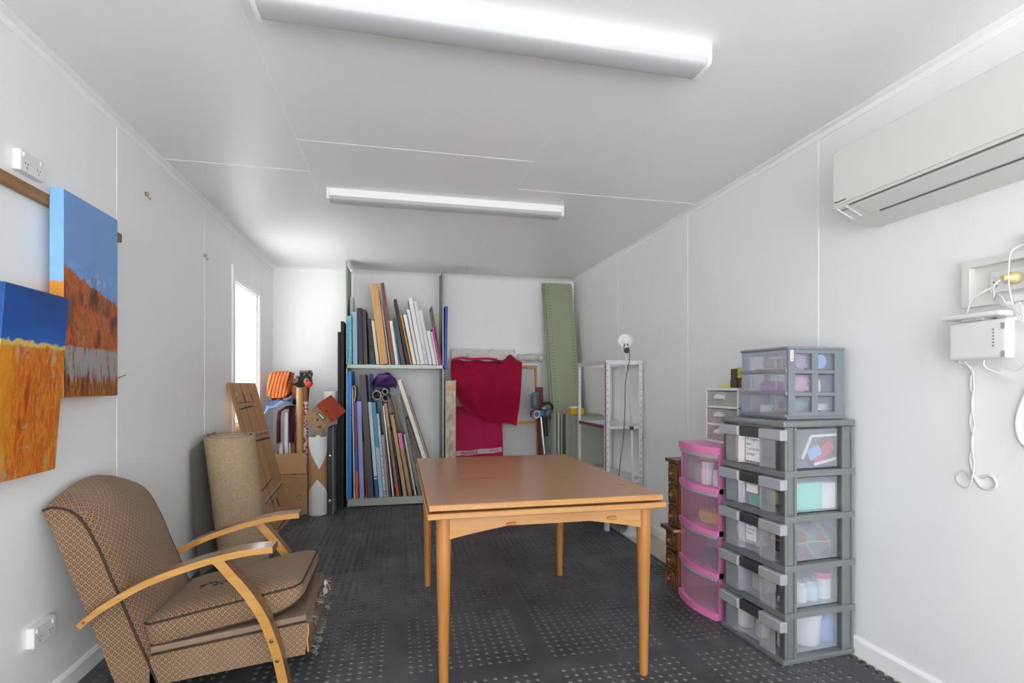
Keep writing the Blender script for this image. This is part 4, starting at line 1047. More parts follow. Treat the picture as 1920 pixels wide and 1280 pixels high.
def lean(bx, w, L, deg, yf, dep, zs):
    a = math.radians(deg); az = Vector((-math.sin(a), 0, math.cos(a))); ax = Vector((math.cos(a), 0, math.sin(a)))
    zl = zs + .0006 + abs(w/2*math.sin(a))
    c = Vector((bx, yf+dep/2, zl)) + az*L/2
    return c, ax, az
def zbands(name, bands, rough=.5, noise_=.02, var=0.0):
    """colour bands by height (painted canvas edges): [(z, colour), ...] ascending upper limits"""
    t = NT(name); co = t.obj(); z = t.xyz(co)[2]; n_ = t.noise(co, 40, 3)
    z = t.ma('ADD', z, t.ma('MULTIPLY', t.ma('SUBTRACT', n_, .5), noise_)); c_ = bands[0][1]
    for (zl, _), (_, c2) in zip(bands, bands[1:]): c_ = t.mix(t.step(z, zl-.002, zl+.002), c_, c2)
    t.base(c_); t.rough(rough); return t.m
def painted(name, cols, sc=30, rough=.5):
    t = NT(name); co = t.obj(); n_ = t.noise(co, sc, 4, .65)
    t.base(t.ramp(n_, [(.28 + .44*i/(len(cols)-1), c) for i, c in enumerate(cols)])); t.rough(rough); return t.m
pw = wood('pine_batten', (.55, .30, .10), (.72, .44, .18), 'z', 1, .5)
rw = wood('red_brown_timber', (.20, .045, .025), (.28, .07, .04), 'z', 1, .45)
bf = wood('brown_frame_wood', (.15, .06, .025), (.24, .10, .05), 'z', 1, .4)
tanw = wood('tan_timber', (.45, .28, .13), (.58, .40, .22), 'z', 1, .5)
blk = M('black_canvas_edge', (.016, .016, .018), .5, var=.3); chc = M('charcoal_canvas_edge', (.060, .060, .072), .5)
wht = M('white_canvas_edge', (.80, .80, .78), .6, var=.06); crm = M('cream_canvas_edge', (.68, .58, .42), .6)
UPR = [
 ('white_back', -0.4700, 0.0260, 0.689, 0.00, 5.43, 0.20, wht, 'tall white canvas at the back left corner of the upper shelf'),
 ('aqua', -0.4650, 0.0400, 0.467, 0.40, 5.20, 0.22, painted('aqua_paint', [(.05, .25, .45), (.10, .40, .62), (.12, .48, .40), (.30, .55, .65)]), 'aqua and green painted canvas, first from the left on the upper shelf'),
 ('ltblue', -0.4160, 0.0440, 0.510, 0.70, 5.21, 0.30, M('powder_blue_edge', (.30, .41, .58), .55), 'powder blue canvas, second from the left on the upper shelf'),
 ('black1', -0.3621, 0.0438, 0.545, 1.61, 5.20, 0.32, blk, 'thick black canvas beside the powder blue one, upper shelf'),
 ('charcoal', -0.3180, 0.0370, 0.536, 1.80, 5.22, 0.30, chc, 'charcoal canvas between two black canvases, upper shelf left'),
 ('black2', -0.2413, 0.0339, 0.444, 6.26, 5.21, 0.25, blk, 'short black canvas left of the cream one, upper shelf'),
 ('cream', -0.2030, 0.0280, 0.427, 6.50, 5.20, 0.25, crm, 'short cream canvas left of the wide pine board, upper shelf'),
 ('tanwood', -0.1440, 0.0740, 0.782, 7.00, 5.20, 0.30, pw, 'wide pine stretcher board standing tall on the upper shelf'),
 ('greythin', -0.0900, 0.0150, 0.588, 7.60, 5.23, 0.30, M('pale_grey_board', (.55, .56, .60), .6), 'thin pale grey board between the pine and red timbers'),
 ('redbrown', -0.0570, 0.0330, 0.803, 7.50, 5.21, 0.32, rw, 'tall red brown frame leaning on the upper shelf'),
 ('white1', -0.0202, 0.0274, 0.434, 8.05, 5.21, 0.30, wht, 'short white canvas right of the red brown frame'),
 ('teal', 0.0039, 0.0122, 0.409, 8.39, 5.22, 0.25, M('teal_edge', (.12, .24, .25), .5), 'thin teal canvas left of the black pair, upper shelf'),
 ('black3', 0.0400, 0.0381, 0.459, 9.77, 5.20, 0.30, chc, 'thick short black canvas in the middle of the upper shelf'),
 ('black4', 0.0873, 0.0294, 0.654, 11.15, 5.22, 0.33, blk, 'tall thin black frame left of the orange board'),
 ('orange', 0.1170, 0.0170, 0.501, 11.50, 5.21, 0.30, M('orange_edge', (.66, .26, .03), .5), 'thin bright orange canvas on the upper shelf'),
 ('white2', 0.1510, 0.0330, 0.500, 11.20, 5.20, 0.30, wht, 'white canvas directly right of the orange one'),
 ('white3', 0.1900, 0.0300, 0.555, 10.90, 5.22, 0.30, wht, 'white canvas second right of the orange one'),
 ('white4', 0.2280, 0.0380, 0.669, 10.50, 5.20, 0.33, wht, 'tallest white canvas on the upper shelf'),
 ('whiteblue', 0.2663, 0.0326, 0.640, 10.28, 5.21, 0.33, wht, 'white canvas with blue lettering on its edge, upper shelf'),
 ('white5', 0.3060, 0.0340, 0.549, 10.80, 5.22, 0.30, wht, 'white canvas directly right of the blue lettered one'),
 ('white6', 0.3460, 0.0320, 0.345, 10.90, 5.21, 0.30, wht, 'short white canvas at the right of the upper shelf'),
 ('white7', 0.3760, 0.0220, 0.337, 10.70, 5.22, 0.25, M('greyish_white_edge', (.68, .68, .68), .6), 'short thin greyish canvas left of the magenta one'),
 ('magenta', 0.3980, 0.0180, 0.375, 10.80, 5.20, 0.28, M('magenta_edge', (.50, .03, .26), .5), 'small magenta canvas at the right end of the upper shelf'),
]
GU = 'canvases on the upper shelf'; GL = 'canvases on the lower shelf'
for nm, bx, w, L, dg, yf, dep, mt, lb in UPR:
    c, ax, az = lean(bx, w, L, dg, yf, dep, 1.388)
    bm = bmesh.new(); obox(bm, c, ax, (0, 1, 0), az, w, dep, L, .0018)
    o = tag(obj('canvas', bm, mt), lb, 'canvas', GU)
    if nm == 'whiteblue':
        ORG[o.name] = Vector((0, 0, 0))
        text('edge_lettering', 'E FINE ART', .032, c - az*.31 + ax*.011 + Vector((0, -dep/2-.0006, 0)), az, -ax, M('blue_print', (.10, .30, .62), .5), o, sx=1.25)
    if nm == 'tanwood':
        for dz in (-.36, .35):
            bm = bmesh.new()
            for q in (-.02, 0, .02): cyl(bm, c + az*dz + ax*q + Vector((0, -dep/2-.001, 0)), c + az*dz + ax*q + Vector((0, -dep/2+.002, 0)), .0022, seg=6)
            obj('staple_marks', bm, m_ink, o)
# brown frame seen at the right end, hollow rectangle; sits behind the magenta canvas
def frame_obj(c, ax, az, w, dep, L, bar, mat, label, cat, grp, back=None):
    root = thing('framed_picture', label, cat, tuple(c), 0, grp)
    ay = Vector((0, 1, 0))
    for s_ in (-1, 1):
        bm = bmesh.new(); obox(bm, Vector(c)+ay*s_*(dep/2-bar/2), ax, ay, az, w, bar, L); obj('frame_rail', bm, mat, root)
        bm = bmesh.new(); obox(bm, Vector(c)+az*s_*(L/2-bar/2), ax, ay, az, w, dep-2*bar, bar); obj('frame_rail', bm, mat, root)
    if back:
        bm = bmesh.new(); obox(bm, Vector(c)-ax*(w/2-.003), ax, ay, az, .003, dep-2*bar, L-2*bar); obj('backing', bm, back, root)
    return root
c, ax, az = lean(.4185, .014, .60, 9.5, 5.26, .30, 1.388)
frame_obj(c, ax, az, .014, .30, .60, .03, bf, 'brown wooden frame leaning at the right end of the upper shelf', 'frame', GU, back=m_paper)
bm = bmesh.new()
tube_pts = catmull([(.300, 5.61, 1.389), (.262, 5.61, 1.62), (.212, 5.61, 1.86), (.140, 5.61, 2.12)], 6)
strip(bm, tube_pts, (0, 1, 0), .11, .0015)
t = NT('ink_drawing_paper'); co = t.obj(); t.base(t.mix(t.step(t.noise(co, 35, 5, .7), .52, .6), (.72, .72, .70), (.10, .10, .12))); t.rough(.7)
tag(obj('curled_drawing', bm, t.m, smooth=True), 'curled ink drawing sheet behind the white canvases', 'drawing')
c, ax, az = lean(-.265, .006, .70, -4.5, 5.555, .11, 1.388)
bm = bmesh.new(); obox(bm, c, ax, (0, 1, 0), az, .006, .11, .70); tag(obj('hardboard_offcut', bm, bf), 'thin brown hardboard strip leaning behind the short black canvas', 'board')

LOW = [
 ('blue', -0.4679, 0.0389, 1.231, -0.06, 5.19, 0.36, M('cobalt_edge', (.010, .19, .62), .45, var=.2, vscale=12), 'tall cobalt blue canvas at the left end of the lower shelf'),
 ('creamroll', -0.4228, 0.0116, 1.060, 0.94, 5.20, 0.30, M('cream_fold', (.76, .66, .56), .7), 'cream folded canvas sheet right of the tall cobalt canvas'),
 ('multi', -0.3973, 0.0292, 0.931, 1.18, 5.20, 0.30, zbands('purple_blue_red', [(.36, (.55, .10, .05)), (.53, (.02, .10, .32)), (1.3, (.13, .05, .13))]), 'canvas edge banded red, navy and plum on the lower shelf'),
 ('pinkblue', -0.3514, 0.0372, 0.940, 1.72, 5.20, 0.30, M('sky_edge', (.19, .38, .72), .5), 'sky blue canvas with pink trim on the lower shelf'),
 ('rust', -0.3099, 0.0125, 0.543, 3.04, 5.24, 0.26, M('rust_edge', (.32, .12, .05), .6), 'thin short rust canvas beside the large charcoal one'),
 ('darkgrey', -0.2677, 0.0541, 1.200, 3.75, 5.19, 0.36, chc, 'large thick charcoal canvas on the lower shelf'),
 ('white8', -0.2110, 0.0320, 0.935, 4.40, 5.22, 0.30, zbands('white_blue_foot', [(.27, (.03, .10, .42)), (.285, (.80, .80, .80)), (.30, (.03, .10, .42)), (1.3, (.66, .66, .66))], noise_=.0), 'white canvas with a blue printed foot, lower shelf'),
 ('aqua2', -0.1700, 0.0380, 0.934, 4.70, 5.22, 0.30, zbands('aqua_two_tone', [(.58, (.36, .56, .72)), (1.3, (.04, .28, .55))]), 'canvas edge pale blue below and deep aqua above, lower shelf'),
 ('print', -0.1360, 0.0220, 0.820, 4.90, 5.24, 0.26, painted('mono_print', [(.75, .75, .75), (.68, .68, .67), (.08, .08, .08)], 45), 'black and white printed canvas on the lower shelf'),
 ('mauve', -0.1090, 0.0240, 0.608, 4.90, 5.22, 0.26, M('mauve_edge', (.44, .32, .36), .6), 'short mauve canvas on the lower shelf'),
 ('sheet1', -0.0850, 0.0116, 0.934, 5.39, 5.25, 0.30, M('dark_steel_sheet', (.12, .13, .15), .35), 'thin dark sheet standing right of the mauve canvas'),
 ('sheet2', -0.0570, 0.0150, 0.899, 6.10, 5.24, 0.30, wht, 'thin white board left of the rust coloured one, lower shelf'),
 ('rust2', -0.0108, 0.0260, 0.927, 7.61, 5.23, 0.30, zbands('rust_banded', [(.22, (.55, .12, .04)), (.78, (.34, .17, .08)), (1.3, (.46, .28, .14))]), 'rust brown canvas in the middle of the lower shelf'),
 ('blackthin', 0.0156, 0.0168, 0.659, 7.70, 5.24, 0.30, blk, 'thin black canvas left of the tan timber, lower shelf'),
 ('tan', 0.0590, 0.0333, 0.814, 9.10, 5.21, 0.30, tanw, 'tan timber edged canvas in the middle of the lower shelf'),
 ('pinktan', 0.1070, 0.0360, 0.630, 9.60, 5.21, 0.28, zbands('pink_over_tan', [(.565, (.46, .25, .10)), (1.3, (.72, .20, .40))]), 'canvas edge pink above and tan below, lower shelf'),
 ('palegrey', 0.1600, 0.0160, 0.621, 10.20, 5.22, 0.28, M('lavender_white_edge', (.62, .63, .70), .6), 'pale lavender canvas near the table corner, lower shelf'),
 ('cream2', 0.1400, 0.0160, 1.000, 11.60, 5.53, 0.12, crm, 'tall cream stick at the back, lower shelf'),
 ('pattern', 0.2000, 0.0280, 1.020, 11.70, 5.24, 0.27, painted('leafy_print', [(.05, .04, .12), (.14, .10, .30), (.30, .35, .06), (.12, .10, .22)], 70), 'tall canvas with a purple and green leafy print'),
 ('brown3', 0.3220, 0.0170, 0.800, 18.00, 5.26, 0.28, bf, 'thin brown frame under the large white canvas, lower shelf'),
 ('whitebig', 0.3620, 0.0380, 1.200, 17.60, 5.24, 0.36, wht, 'large white canvas leaning steeply at the right, lower shelf'),
 ('tan3', 0.3939, 0.0140, 1.200, 17.64, 5.26, 0.33, tanw, 'thin tan board leaning behind the large white canvas'),
 ('grey3', 0.4160, 0.0080, 1.030, 17.90, 5.28, 0.33, M('grey_sheet', (.34, .34, .33), .5), 'thin grey sheet, rightmost of the lower shelf stack'),
]
for nm, bx, w, L, dg, yf, dep, mt, lb in LOW:
    c, ax, az = lean(bx, w, L, dg, yf, dep, .090)
    bm = bmesh.new(); obox(bm, c, ax, (0, 1, 0), az, w, dep, L, .0018)
    o = tag(obj('canvas', bm, mt), lb, 'canvas', GL)
    if nm == 'pinkblue':
        bm = bmesh.new(); fy = yf-.0012
        for s_ in (-1, 1): obox(bm, c + ax*s_*(w/2+.0005) + Vector((0, -.001, 0)), ax, (0, 1, 0), az, .004, dep+.002, L)
        obox(bm, c + az*(L/2+.001), ax, (0, 1, 0), az, w, dep, .005); obj('pink_trim', bm, M('pink_trim', (.62, .16, .26), .6), o)
    if nm == 'creamroll':
        bm = bmesh.new(); top = c + az*L/2
        strip(bm, [top + ax*(-.004), top + ax*(-.002) + az*.02, top + ax*.012 + az*.032, top + ax*.024 + az*.018, top + ax*.025 - az*.06, top + ax*.016 - az*.12], (0, 1, 0), dep, .006); obj('folded_over_top', bm, mt, o, smooth=False)
c, ax, az = lean(.100, .016, .976, 11.0, 5.515, .02, .090)
bm = bmesh.new(); obox(bm, c, ax, (0, 1, 0), az, .016, .02, .976, .002); tag(obj('orange_stick', bm, M('orange_stick', (.45, .16, .03), .5)), 'thin orange wooden stick leaning behind the tan timber, lower shelf', 'stick')
c, ax, az = lean(-.236, .030, 1.215, 2.4, 5.57, .09, .090)
bm = bmesh.new(); obox(bm, c, ax, (0, 1, 0), az, .034, .09, 1.215, .002); tag(obj('canvas', bm, M('ultramarine_edge', (.025, .09, .52), .45)), 'ultramarine canvas standing tall behind the charcoal one', 'canvas', GL)
# cardboard tubes and the purple bundle lying on top
m_tube = M('grey_board_tube', (.42, .40, .37), .7, var=.15, vscale=30)
def roll_tube(name, p0, p1, ro, ri, mat, label, grp):
    bm = bmesh.new(); d = Vector(p1)-Vector(p0); L = d.length
    a, b = frame_axes(d); d = d.normalized(); R = []
    for r, h in ((ri, L*.9), (ri, 0), (ro, 0), (ro, L)):
        R.append([bm.verts.new(Vector(p0) + d*h + (a*math.cos(2*math.pi*i/20)+b*math.sin(2*math.pi*i/20))*r) for i in range(20)])
    for p, q in zip(R, R[1:]):
        for i in range(20): bm.faces.new([p[i], p[(i+1) % 20], q[(i+1) % 20], q[i]])
    bm.faces.new(R[0]); bm.faces.new(R[-1])
    return tag(obj(name, bm, mat, auto=40), label, 'tube', grp)
roll_tube('cardboard_tube', (-.214, 5.235, 1.090), (-.190, 5.62, 1.10), .046, .037, m_tube, 'widest grey cardboard tube end, left of three on the lower shelf', 'tubes on the lower shelf')
roll_tube('cardboard_tube', (-.137, 5.240, 1.125), (-.120, 5.62, 1.135), .030, .022, m_tube, 'upper small grey cardboard tube under the purple bundle', 'tubes on the lower shelf')
roll_tube('cardboard_tube', (-.134, 5.235, 1.062), (-.115, 5.62, 1.07), .032, .027, m_tube, 'lower small grey cardboard tube right of the widest one', 'tubes on the lower shelf')
bm = bmesh.new()
def pb(a, b):
    r = .120 + .008*math.sin(b*17+a*5)+.006*math.sin(a*22+b*3)
    x = -.144 + r*.94*math.cos(math.pi-math.pi*a); z = 1.165 + r*1.1*math.sin(math.pi*a) + .015*math.sin(b*9)
    if b < .06: x, z = -.139+(x+.139)*.93, 1.165+(z-1.165)*.93
    return (x, 5.28+.275*b, z)
grid(bm, pb, 26, 12)
bmesh.ops.holes_fill(bm, edges=[e for e in bm.edges if e.is_boundary])
t = NT('purple_cloth'); co = t.obj(); n_ = t.noise(t.scale(co, (6, 3, 30)), 1, 4); t.base(t.mix(t.step(n_, .35, .7), (.06, .03, .15), (.19, .10, .34))); t.rough(.65); t.bump(n_, .5, .01)
tag(obj('purple_bundle', bm, t.m, smooth=True), 'rolled purple fabric bundle on top of the tubes, lower shelf', 'fabric')
bm = bmesh.new(); tube(bm, catmull([(.43, 5.24, .475), (.405, 5.235, .425), (.385, 5.235, .40)], 4), .006, 6)
tag(obj('black_strap_hook', bm, m_black, smooth=True), 'small black hook strap at the right upright, lower shelf', 'hook')
# things outside the bay
bm = bmesh.new(); obox(bm, (.4615, 5.40, 1.67), (1, 0, -.016), (0, 1, 0), (.016, 0, 1), .030, .30, .63, .002)
tag(obj('canvas', bm, M('royal_blue_edge', (.008, .07, .40), .45)), 'royal blue canvas hung against the outside of the right shelf upright', 'canvas')
# ------------------------------------------------------------------ black folios beside the shelving
m_fol = M('black_folio', (.018, .018, .020), .45)
for x, w, y, dep, h, lb in ((-.532, .026, 5.17, .40, 1.80, 'tallest black portfolio standing against the shelving side'),
                            (-.563, .022, 5.18, .40, 1.70, 'second black portfolio, slightly shorter, beside the tallest one')):
    r_ = thing('portfolio_case', lb, 'portfolio', (x, y+dep/2, MAT), 0, 'black portfolios beside the shelving')
    obj('cover', B((x-w/2, y, MAT), (x-w/2+.004, y+dep, h), .001), m_fol, r_); obj('cover', B((x+w/2-.004, y, MAT), (x+w/2, y+dep, h), .001), m_fol, r_)
    obj('zip_gusset', B((x-w/2+.004, y+.004, MAT+.004), (x+w/2-.004, y+dep-.004, h-.004), .003), M('black_fabric', (.03, .03, .032), .9), r_)
r_ = thing('portfolio_case', 'low dark portfolio with metal clasps and a grey edge by the white roll', 'portfolio', (-.605, 5.1, MAT), 0, 'black portfolios beside the shelving')
obj('cover', B((-.640, 4.985, MAT), (-.598, 5.35, .80), .003), m_fol, r_); obj('grey_edge_board', B((-.596, 4.955, MAT), (-.585, 5.35, .81), .001), M('slate_board', (.16, .165, .18), .5), r_)
for z in (.54, .13):
    bm = bmesh.new(); lathe(bm, [(.014, 0), (.014, .006), (.008, .012), (0, .013)], (-.619, 4.985, z), (0, -1, 0), 12); obj('clasp', bm, M('chrome', (.7, .7, .7), .2, 1.0), r_)

# ------------------------------------------------------------------ white and brown paper roll
t = NT('roll_white_brown'); co = t.obj(); x, y, z = t.xyz(co)
ang = t.ma('ARCTAN2', t.ma('SUBTRACT', x, -.727), t.ma('SUBTRACT', 5.025, y))
tri = t.ma('ABSOLUTE', t.ma('ADD', ang, -.25))
up = t.ma('ADD', .425, t.ma('MULTIPLY', tri, .15)); dn = t.ma('SUBTRACT', .335, t.ma('MULTIPLY', t.ma('ABSOLUTE', t.ma('ADD', ang, -.05)), .10))
inb = t.ma('MULTIPLY', t.ma('LESS_THAN', z, up), t.ma('GREATER_THAN', z, dn))
t.base(t.mix(inb, (.76, .76, .76), (.42, .24, .11))); t.rough(.6)
bm = bmesh.new(); lathe(bm, [(.0, .724), (.02, .724), (.022, .70), (.072, .705), (.081, .712), (.083, .70), (.083, .006), (.080, 0)], (-.727, 5.025, MAT), seg=36)
tag(obj('paper_roll', bm, t.m, auto=40), 'white paper roll with a brown kraft band standing on the mat', 'roll')
bm = bmesh.new(); lathe(bm, [(.0, 1.10), (.06, 1.10), (.078, 1.12), (.083, 1.11), (.083, 0)], (-.664, 5.45, MAT), seg=30)
tag(obj('white_tube', bm, M('bubble_wrap_white', (.80, .80, .80), .4, bump=.3, bscale=90), auto=40), 'white wrapped tube standing behind the shoe boxes', 'tube')
# ------------------------------------------------------------------ two shoe boxes wedged on the roll
e1 = Vector((.66, 0, -.75)).normalized(); dp = Vector((.20, .86, .30)); dp = (dp - e1*dp.dot(e1)).normalized(); e2 = dp.cross(e1).normalized()
if e2.z < 0: e2 = -e2
A0 = Vector((-.845, 4.945, .905))
m_shoe = M('tan_shoe_box', (.47, .28, .14), .6, var=.08, vscale=12); m_red = M('red_shoe_box', (.42, .06, .022), .5)
def shoebox(base, h, ln, body, lid, lidh, label, w=.205):
    r_ = thing('shoe_box', label, 'shoe box', tuple(base), 0, 'shoe boxes')
    c = base + e1*w/2 + dp*ln/2
    bm = bmesh.new(); obox(bm, c + e2*(h-.004)/2, e1, dp, e2, w-.004, ln-.004, h-.004); b = obj('box_body', bm, body, r_)
    bm = bmesh.new(); obox(bm, c + e2*(h-lidh/2), e1, dp, e2, w, ln, lidh, .001); l = obj('lid', bm, lid, r_)
    return r_, c, b, l
r_, c, b, l = shoebox(A0, .105, .22, m_shoe, m_shoe, .03, 'tan cardboard shoe box resting on the paper roll')
fc = A0 + e1*.105 - dp*.0006
bm = bmesh.new(); cyl(bm, fc + e2*.085, fc + e2*.085 + dp*.001, .010, seg=12); obj('finger_hole', bm, m_ink, l)
bm = bmesh.new(); p = A0 + e1*.150 + e2*.035 - dp*.0004
prism(bm, [p, p+e1*.035+e2*.012, p+e1*.012+e2*.038], -dp*.0006); obj('printed_mark', bm, M('navy_print', (.06, .08, .14), .6), b)
B0 = A0 + e2*.1065 + e1*.004
r_, c, b, l = shoebox(B0, .125, .22, M('brown_shoe_box', (.36, .22, .13), .6), m_red, .062, 'red lidded shoe box stacked on the tan one')
bm = bmesh.new(); p = B0 + e1*.10 + e2*.03 - dp*.0004; obox(bm, p, e1, dp, e2, .075, .001, .028); lb_ = obj('label_plate', bm, m_ink, b)
bm = bmesh.new(); obox(bm, p - dp*.0007, e1, dp, e2, .062, .0006, .016); obj('label_paper', bm, m_paper, b)
fc = B0 + e1*.10 - dp*.0006 + e2*.10
bm = bmesh.new(); cyl(bm, fc, fc + dp*.001, .009, seg=12); obj('finger_hole', bm, m_ink, l)
# ------------------------------------------------------------------ moving carton and what stands in it
m_card = M('brown_cardboard', (.40, .22, .10), .65, var=.07, vscale=9)
m_card2 = M('brown_cardboard_light', (.47, .27, .12), .65, var=.06, vscale=9)
BX0, BX1, BY0, BY1, BH = -1.10, -.822, 5.035, 5.45, .568
cb = thing('cardboard_carton', 'open brown cardboard carton holding rolls and cloth by the window', 'carton', ((BX0+BX1)/2, (BY0+BY1)/2, MAT))
obj('front_panel', B((BX0, BY0, MAT), (BX1, BY0+.004, .375)), m_card, cb); obj('front_flap', B((BX0, BY0-.004, .380), (BX1-.012, BY0, BH), .001), m_card2, cb)
for a, b2 in (((BX0, BY0+.004, MAT), (BX0+.004, BY1, BH)), ((BX1-.004, BY0+.004, MAT), (BX1, BY1, BH-.05)), ((BX0+.004, BY1-.004, MAT), (BX1-.004, BY1, BH)), ((BX0+.004, BY0+.004, MAT), (BX1-.004, BY1-.004, MAT+.006))):
    obj('carton_panel', B(a, b2), m_card, cb)
bm = bmesh.new()
for k in range(3):
    a0 = k*2.09
    strip(bm, [Vector((-.893, BY0-.001, .165)) + Vector((.018*math.cos(a0+q*.3), 0, .024*math.sin(a0+q*.3))) for q in range(6)], (0, 1, 0), .0012, .006)
obj('recycling_mark', bm, M('green_print', (.03, .16, .06), .6), cb)
bm = bmesh.new(); lathe(bm, [(0, 1.152), (.026, 1.152), (.030, 1.15), (.030, 0)], (-.897, 5.085, MAT+.007), seg=22)
tag(obj('kraft_tube', bm, M('kraft_tube', (.48, .29, .13), .5, var=.06), auto=40), 'tall brown kraft tube standing in the carton', 'tube')
t = NT('red_flower_wrap'); co = t.obj(); vr = t.n('TexVoronoi', {'Vector': co, 'Scale': 42.0}); f_ = vr.outputs['Distance']
t.base(t.mix(t.step(f_, .42, .5), t.mix(t.step(vr.outputs['Color'], .25, .3), (.70, .66, .55), (.55, .03, .04)), (.72, .68, .60))); t.rough(.6)
bm = bmesh.new(); lathe(bm, [(0, 1.02), (.018, 1.02), (.024, 1.01), (.026, 0)], (-.857, 5.14, MAT+.007), seg=18)
tag(obj('flower_paper_roll', bm, t.m, auto=40), 'red and white flowered paper roll standing in the carton', 'roll')
bm = bmesh.new(); lathe(bm, [(0, 1.16), (.022, 1.16), (.022, 0)], (-.868, 5.21, MAT+.007), seg=16)
tag(obj('brown_paper_roll', bm, M('rust_paper', (.25, .10, .04), .6), auto=40), 'dark rust paper roll behind the kraft tube', 'roll')
bm = bmesh.new(); lathe(bm, [(0, .04), (.022, .035), (.030, .02), (.027, 0), (.012, -.015), (.004, -.03)], (-.833, 5.19, 1.185), seg=10)
for v in bm.verts: v.co.x += .006*math.sin(v.co.z*120); v.co.y += .006*math.cos(v.co.x*90)
bx_ = thing('red_rosette', 'small bright red paper bow on the rolls in the carton', 'bow', (-.833, 5.19, 1.16))
obj('bow_loops', bm, M('bright_red', (.70, .03, .02), .5), bx_, smooth=True)
# boards and bottles between the cloths
for x, w, y, z1, m_, lb in ((-1.015, .030, 5.085, .945, M('white_blue_box', (.72, .74, .78), .5), 'narrow white carton in front of the maroon cloth'),
                            (-.988, .010, 5.10, .955, wht, 'thin white board standing behind the white carton'),
                            (-.957, .034, 5.10, .90, zbands('amber_box', [(.68, (.20, .07, .02)), (.76, (.55, .20, .02)), (.84, (.22, .08, .02)), (1.3, (.50, .20, .03))]), 'amber and brown patterned box in the carton')):
    bm = B((x-w/2, y, MAT+.007), (x+w/2, y+.05, z1), .002); tag(obj('narrow_box' if w > .02 else 'white_board', bm, m_), lb, 'box' if w > .02 else 'board', 'upright things in the carton')
tag(obj('blue_tin', B((-1.040, 5.145, MAT+.007), (-1.005, 5.185, .915), .003), M('blue_tin', (.10, .20, .48), .4)), 'slim blue box standing behind the white carton', 'box', 'upright things in the carton')
tag(obj('clear_bag', lump((-1.072, 5.045, MAT+.007), (-1.03, 5.10, .66), 31, .006), M('pinkish_bag', (.55, .42, .46), .3), smooth=True), 'pinkish plastic bag at the left side of the carton', 'bag', 'upright things in the carton')
# cloths
def cloth(name, fn, nu, nv, mat, label, th=.004, grp='cloths heaped on the carton'):
    bm = bmesh.new(); grid(bm, fn, nu, nv); solid(bm, th); return tag(obj(name, bm, mat, smooth=True), label, 'cloth', grp)
m_mar = M('maroon_cloth', (.13, .022, .048), .85, var=.35, vscale=20, bump=.4, bscale=60)
def maroon(a, b):
    x = -1.092 + .158*a; top = .992 - .10*max(0, .45-a) + .012*a
    y = 5.20 - .145*min(1, b*1.8)
    drop = .34 if a > .70 else (.30 if a < .24 else .03)
    z = top - max(0, b-.35)/.65*drop
    return (x, y+.008*math.sin(a*34+1)*b, z)
cloth('maroon_shawl', maroon, 44, 16, m_mar, 'maroon fringed shawl draped over the boards in the carton')
def bluecl(a, b):
    x = -1.205 + .235*a; y = 5.06 + .22*b
    return (x, y, 1.052 - .13*(1-a)**2.2*(1-b) - .02*(1-b) + .014*math.sin(a*11+b*4) + .010*math.sin(b*15+a*6))
cloth('blue_shirt', bluecl, 24, 14, M('pale_blue_cotton', (.26, .36, .62), .85, var=.25, vscale=14), 'pale blue folded shirt between the maroon shawl and the striped bag', .022)
def stripes():
    t = NT('orange_black_stripe'); co = t.obj(); x, y, z = t.xyz(co)
    u = t.ma('FRACT', t.ma('MULTIPLY', t.ma('ADD', t.ma('SUBTRACT', x, t.ma('MULTIPLY', z, .23)), t.ma('MULTIPLY', t.noise(co, 9, 2), .02)), 33))
    w = t.ma('FRACT', t.ma('MULTIPLY', t.ma('SUBTRACT', x, t.ma('MULTIPLY', z, .23)), 66))
    c_ = t.mix(t.step(w, .45, .55), (.62, .15, .015), (.48, .085, .01)); t.base(t.mix(t.step(t.ma('ABSOLUTE', t.ma('SUBTRACT', u, .5)), .36, .40), c_, (.03, .018, .02))); t.rough(.85); return t.m
def bundle(name, lo, hi, mat, label, seed, shear=0.0, ex=.6):
    bm = lump(lo, hi, seed, .014, ex)
    for v in bm.verts: v.co.x += shear*(v.co.z-lo[2])
    return tag(obj(name, bm, mat, smooth=True), label, 'cloth', 'cloths heaped on the carton')
bundle('striped_bag', (-1.195, 5.09, 1.068), (-1.005, 5.29, 1.318), stripes(), 'orange and black striped cloth bag on top of the pile', 41, .13, .36)
t = NT('leaf_print_left'); co = t.obj(); n_ = t.noise(co, 28, 3); t.base(t.ramp(n_, [(.35, (.02, .015, .03)), (.5, (.55, .07, .04)), (.62, (.50, .30, .06))], 'CONSTANT')); t.rough(.85)
bundle('printed_scarf', (-1.215, 5.30, 1.03), (-1.10, 5.40, 1.31), t.m, 'black and red printed scarf left of the striped bag', 42, .2)
t = NT('dark_green_rose_print'); co = t.obj(); vr = t.n('TexVoronoi', {'Vector': co, 'Scale': 10.0}); f_ = vr.outputs['Distance']
c_ = t.mix(t.step(f_, .36, .40), (.62, .36, .26), (.035, .045, .025)); c_ = t.mix(t.ma('SUBTRACT', 1.0, t.step(f_, .18, .21)), c_, (.55, .13, .14)); t.base(c_); t.rough(.85)
bundle('rose_print_bag', (-1.02, 5.305, 1.00), (-.875, 5.41, 1.275), t.m, 'dark green bag with pink rose print beside the striped bag', 43, .10, .45)
t = NT('navy_bright_print'); co = t.obj(); n_ = t.noise(co, 42, 2); t.base(t.ramp(n_, [(.38, (.015, .018, .04)), (.52, (.03, .10, .12)), (.58, (.60, .36, .04)), (.64, (.45, .08, .04)), (.70, (.02, .02, .05))], 'CONSTANT')); t.rough(.8)
bundle('bright_print_scarf', (-.975, 5.425, 1.18), (-.845, 5.53, 1.335), t.m, 'navy scarf with bright print at the top of the pile', 44)
